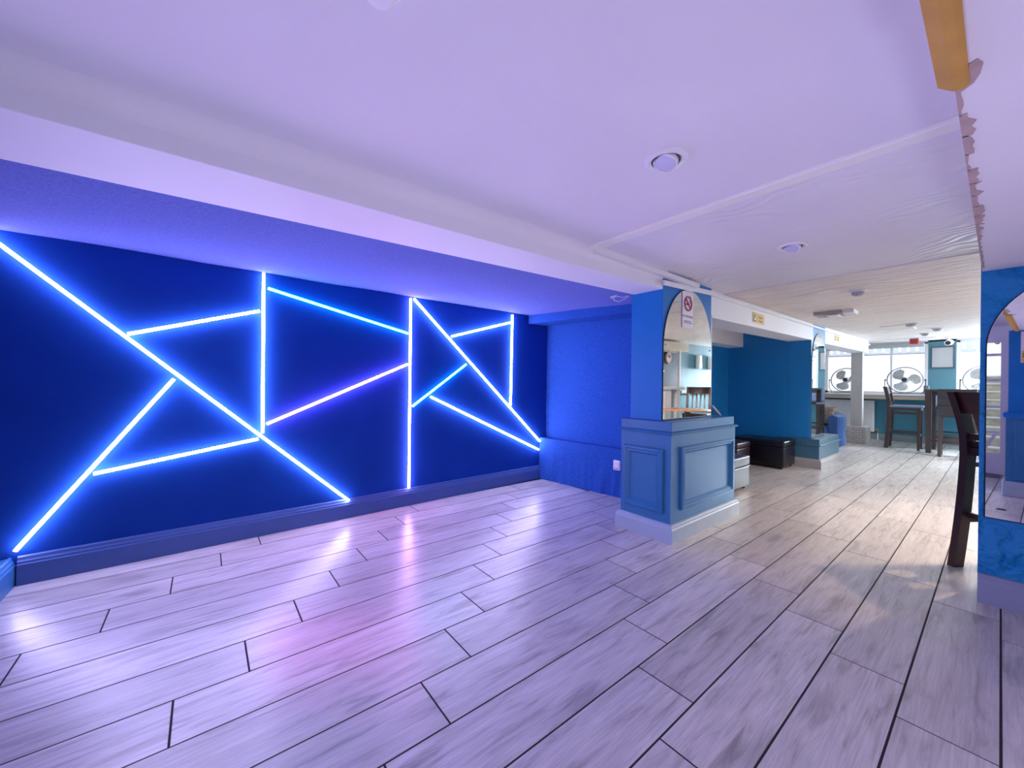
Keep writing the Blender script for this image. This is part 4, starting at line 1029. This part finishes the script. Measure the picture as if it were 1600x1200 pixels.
caution((4.08, by(4.08) - 0.001, 1.640), (1, 0.026, 0), 0.145, 0.046, 'yellow caution sign on the white beam between the mirrored pillars')
caution((7.17, 1.4770, 1.715), (1, 0.0118, 0), 0.135, 0.042, 'yellow caution sign on the far white beam beyond the second pillar')
sk = empty('wall_socket', (lx(2.115) - 0.004, 2.115, 0.288)); tag(sk, 'white plug-in unit low on the felt ledge beside the plinth', 'socket')
MB().box(-0.012, 0.004, -0.037, 0.037, -0.044, 0.044).build('face_plate', WHITE, sk, bevel=0.012, seg=3, smooth=50)
MB().box(-0.016, -0.0121, -0.024, 0.024, -0.018, 0.03).build('cover', PAPER, sk, bevel=0.0015)
for y in (-0.018, 0.0, 0.018): MB().lathe([(0.005, 0.0121), (0.005, 0.014)], (0, y, -0.028), (-1, 0, 0), 8).build('socket_hole', INK, sk)
cb = empty('cable_connector', (2.28, 1.69, 1.60)); tag(cb, 'loose white cable connector hanging beside the pillar under the beam', 'connector')
MB().beam((-0.03, 0.035, 0.022), (-0.005, 0.0, 0.032), 0.022, 0.012).build('plug', WHITE, cb, bevel=0.002)
MB().tube([(-0.02, 0.02, 0.02), (-0.005, 0.015, 0.0), (0.02, 0.0, -0.005), (0.05, -0.03, 0.015), (0.068, -0.05, 0.033)], 0.0035, 6).build('cable', WHITE, cb, smooth=60)
MB().tube([(-0.005, 0.0, 0.03), (0.03, -0.02, 0.022), (0.065, -0.045, 0.034)], 0.003, 6).build('cable', WHITE, cb, smooth=60)

for i, p_ in enumerate(FILL_PENDANTS):  # shades and flexes built round the added fill pendants
    pr_ = empty('fill_pendant', p_); tag(pr_, ('added fill pendant over the near end of the bar', 'added fill pendant over the far end of the bar', 'added fill pendant at the window end of the far room')[i], 'pendant')
    MB().lathe([(0.004, 0.11), (0.004, fz(p_[0]) - p_[2])], n=8).build('flex', BLACKP, pr_)
    MB().lathe([(0.14, -0.01), (0.12, 0.03), (0.05, 0.075), (0.012, 0.085)], n=24, caps=False).build('shade', WHITEP, pr_, smooth=60)
    MB().lathe([(0.012, 0.085), (0.014, 0.105), (0.008, 0.11)], n=12).build('lamp_holder', BLACKP, pr_, smooth=40)

for lf, lb in zip(FILL_LAMPS, ('added fill panel low behind the lens on the dance floor', 'added wide fill panel on the unseen right-hand wall', 'added fill panel standing under the right-hand beam')):  # bodies and stands built behind the added area lamps
    p_ = lf.location / S; root = empty('fill_panel_light', p_); tag(root, lb, 'lamp')
    hx, hy = lf.data.size / S / 2 + 0.015, lf.data.size_y / S / 2 + 0.015
    o = MB().box(-hx, hx, -hy, hy, 0.006, 0.03).build('panel_body', BLACKP, root, bevel=0.003); o.rotation_euler = lf.rotation_euler
    if p_.y > -0.9: MB().lathe([(0.05, -p_.z), (0.05, -p_.z + 0.01), (0.012, -p_.z + 0.012), (0.012, -0.045)], n=16).build('stand', BLACKP, root, smooth=40)
    else: MB().box(-0.2, 0.2, -0.125, -0.075, -0.05, 0.05).build('wall_bracket', BLACKP, root)
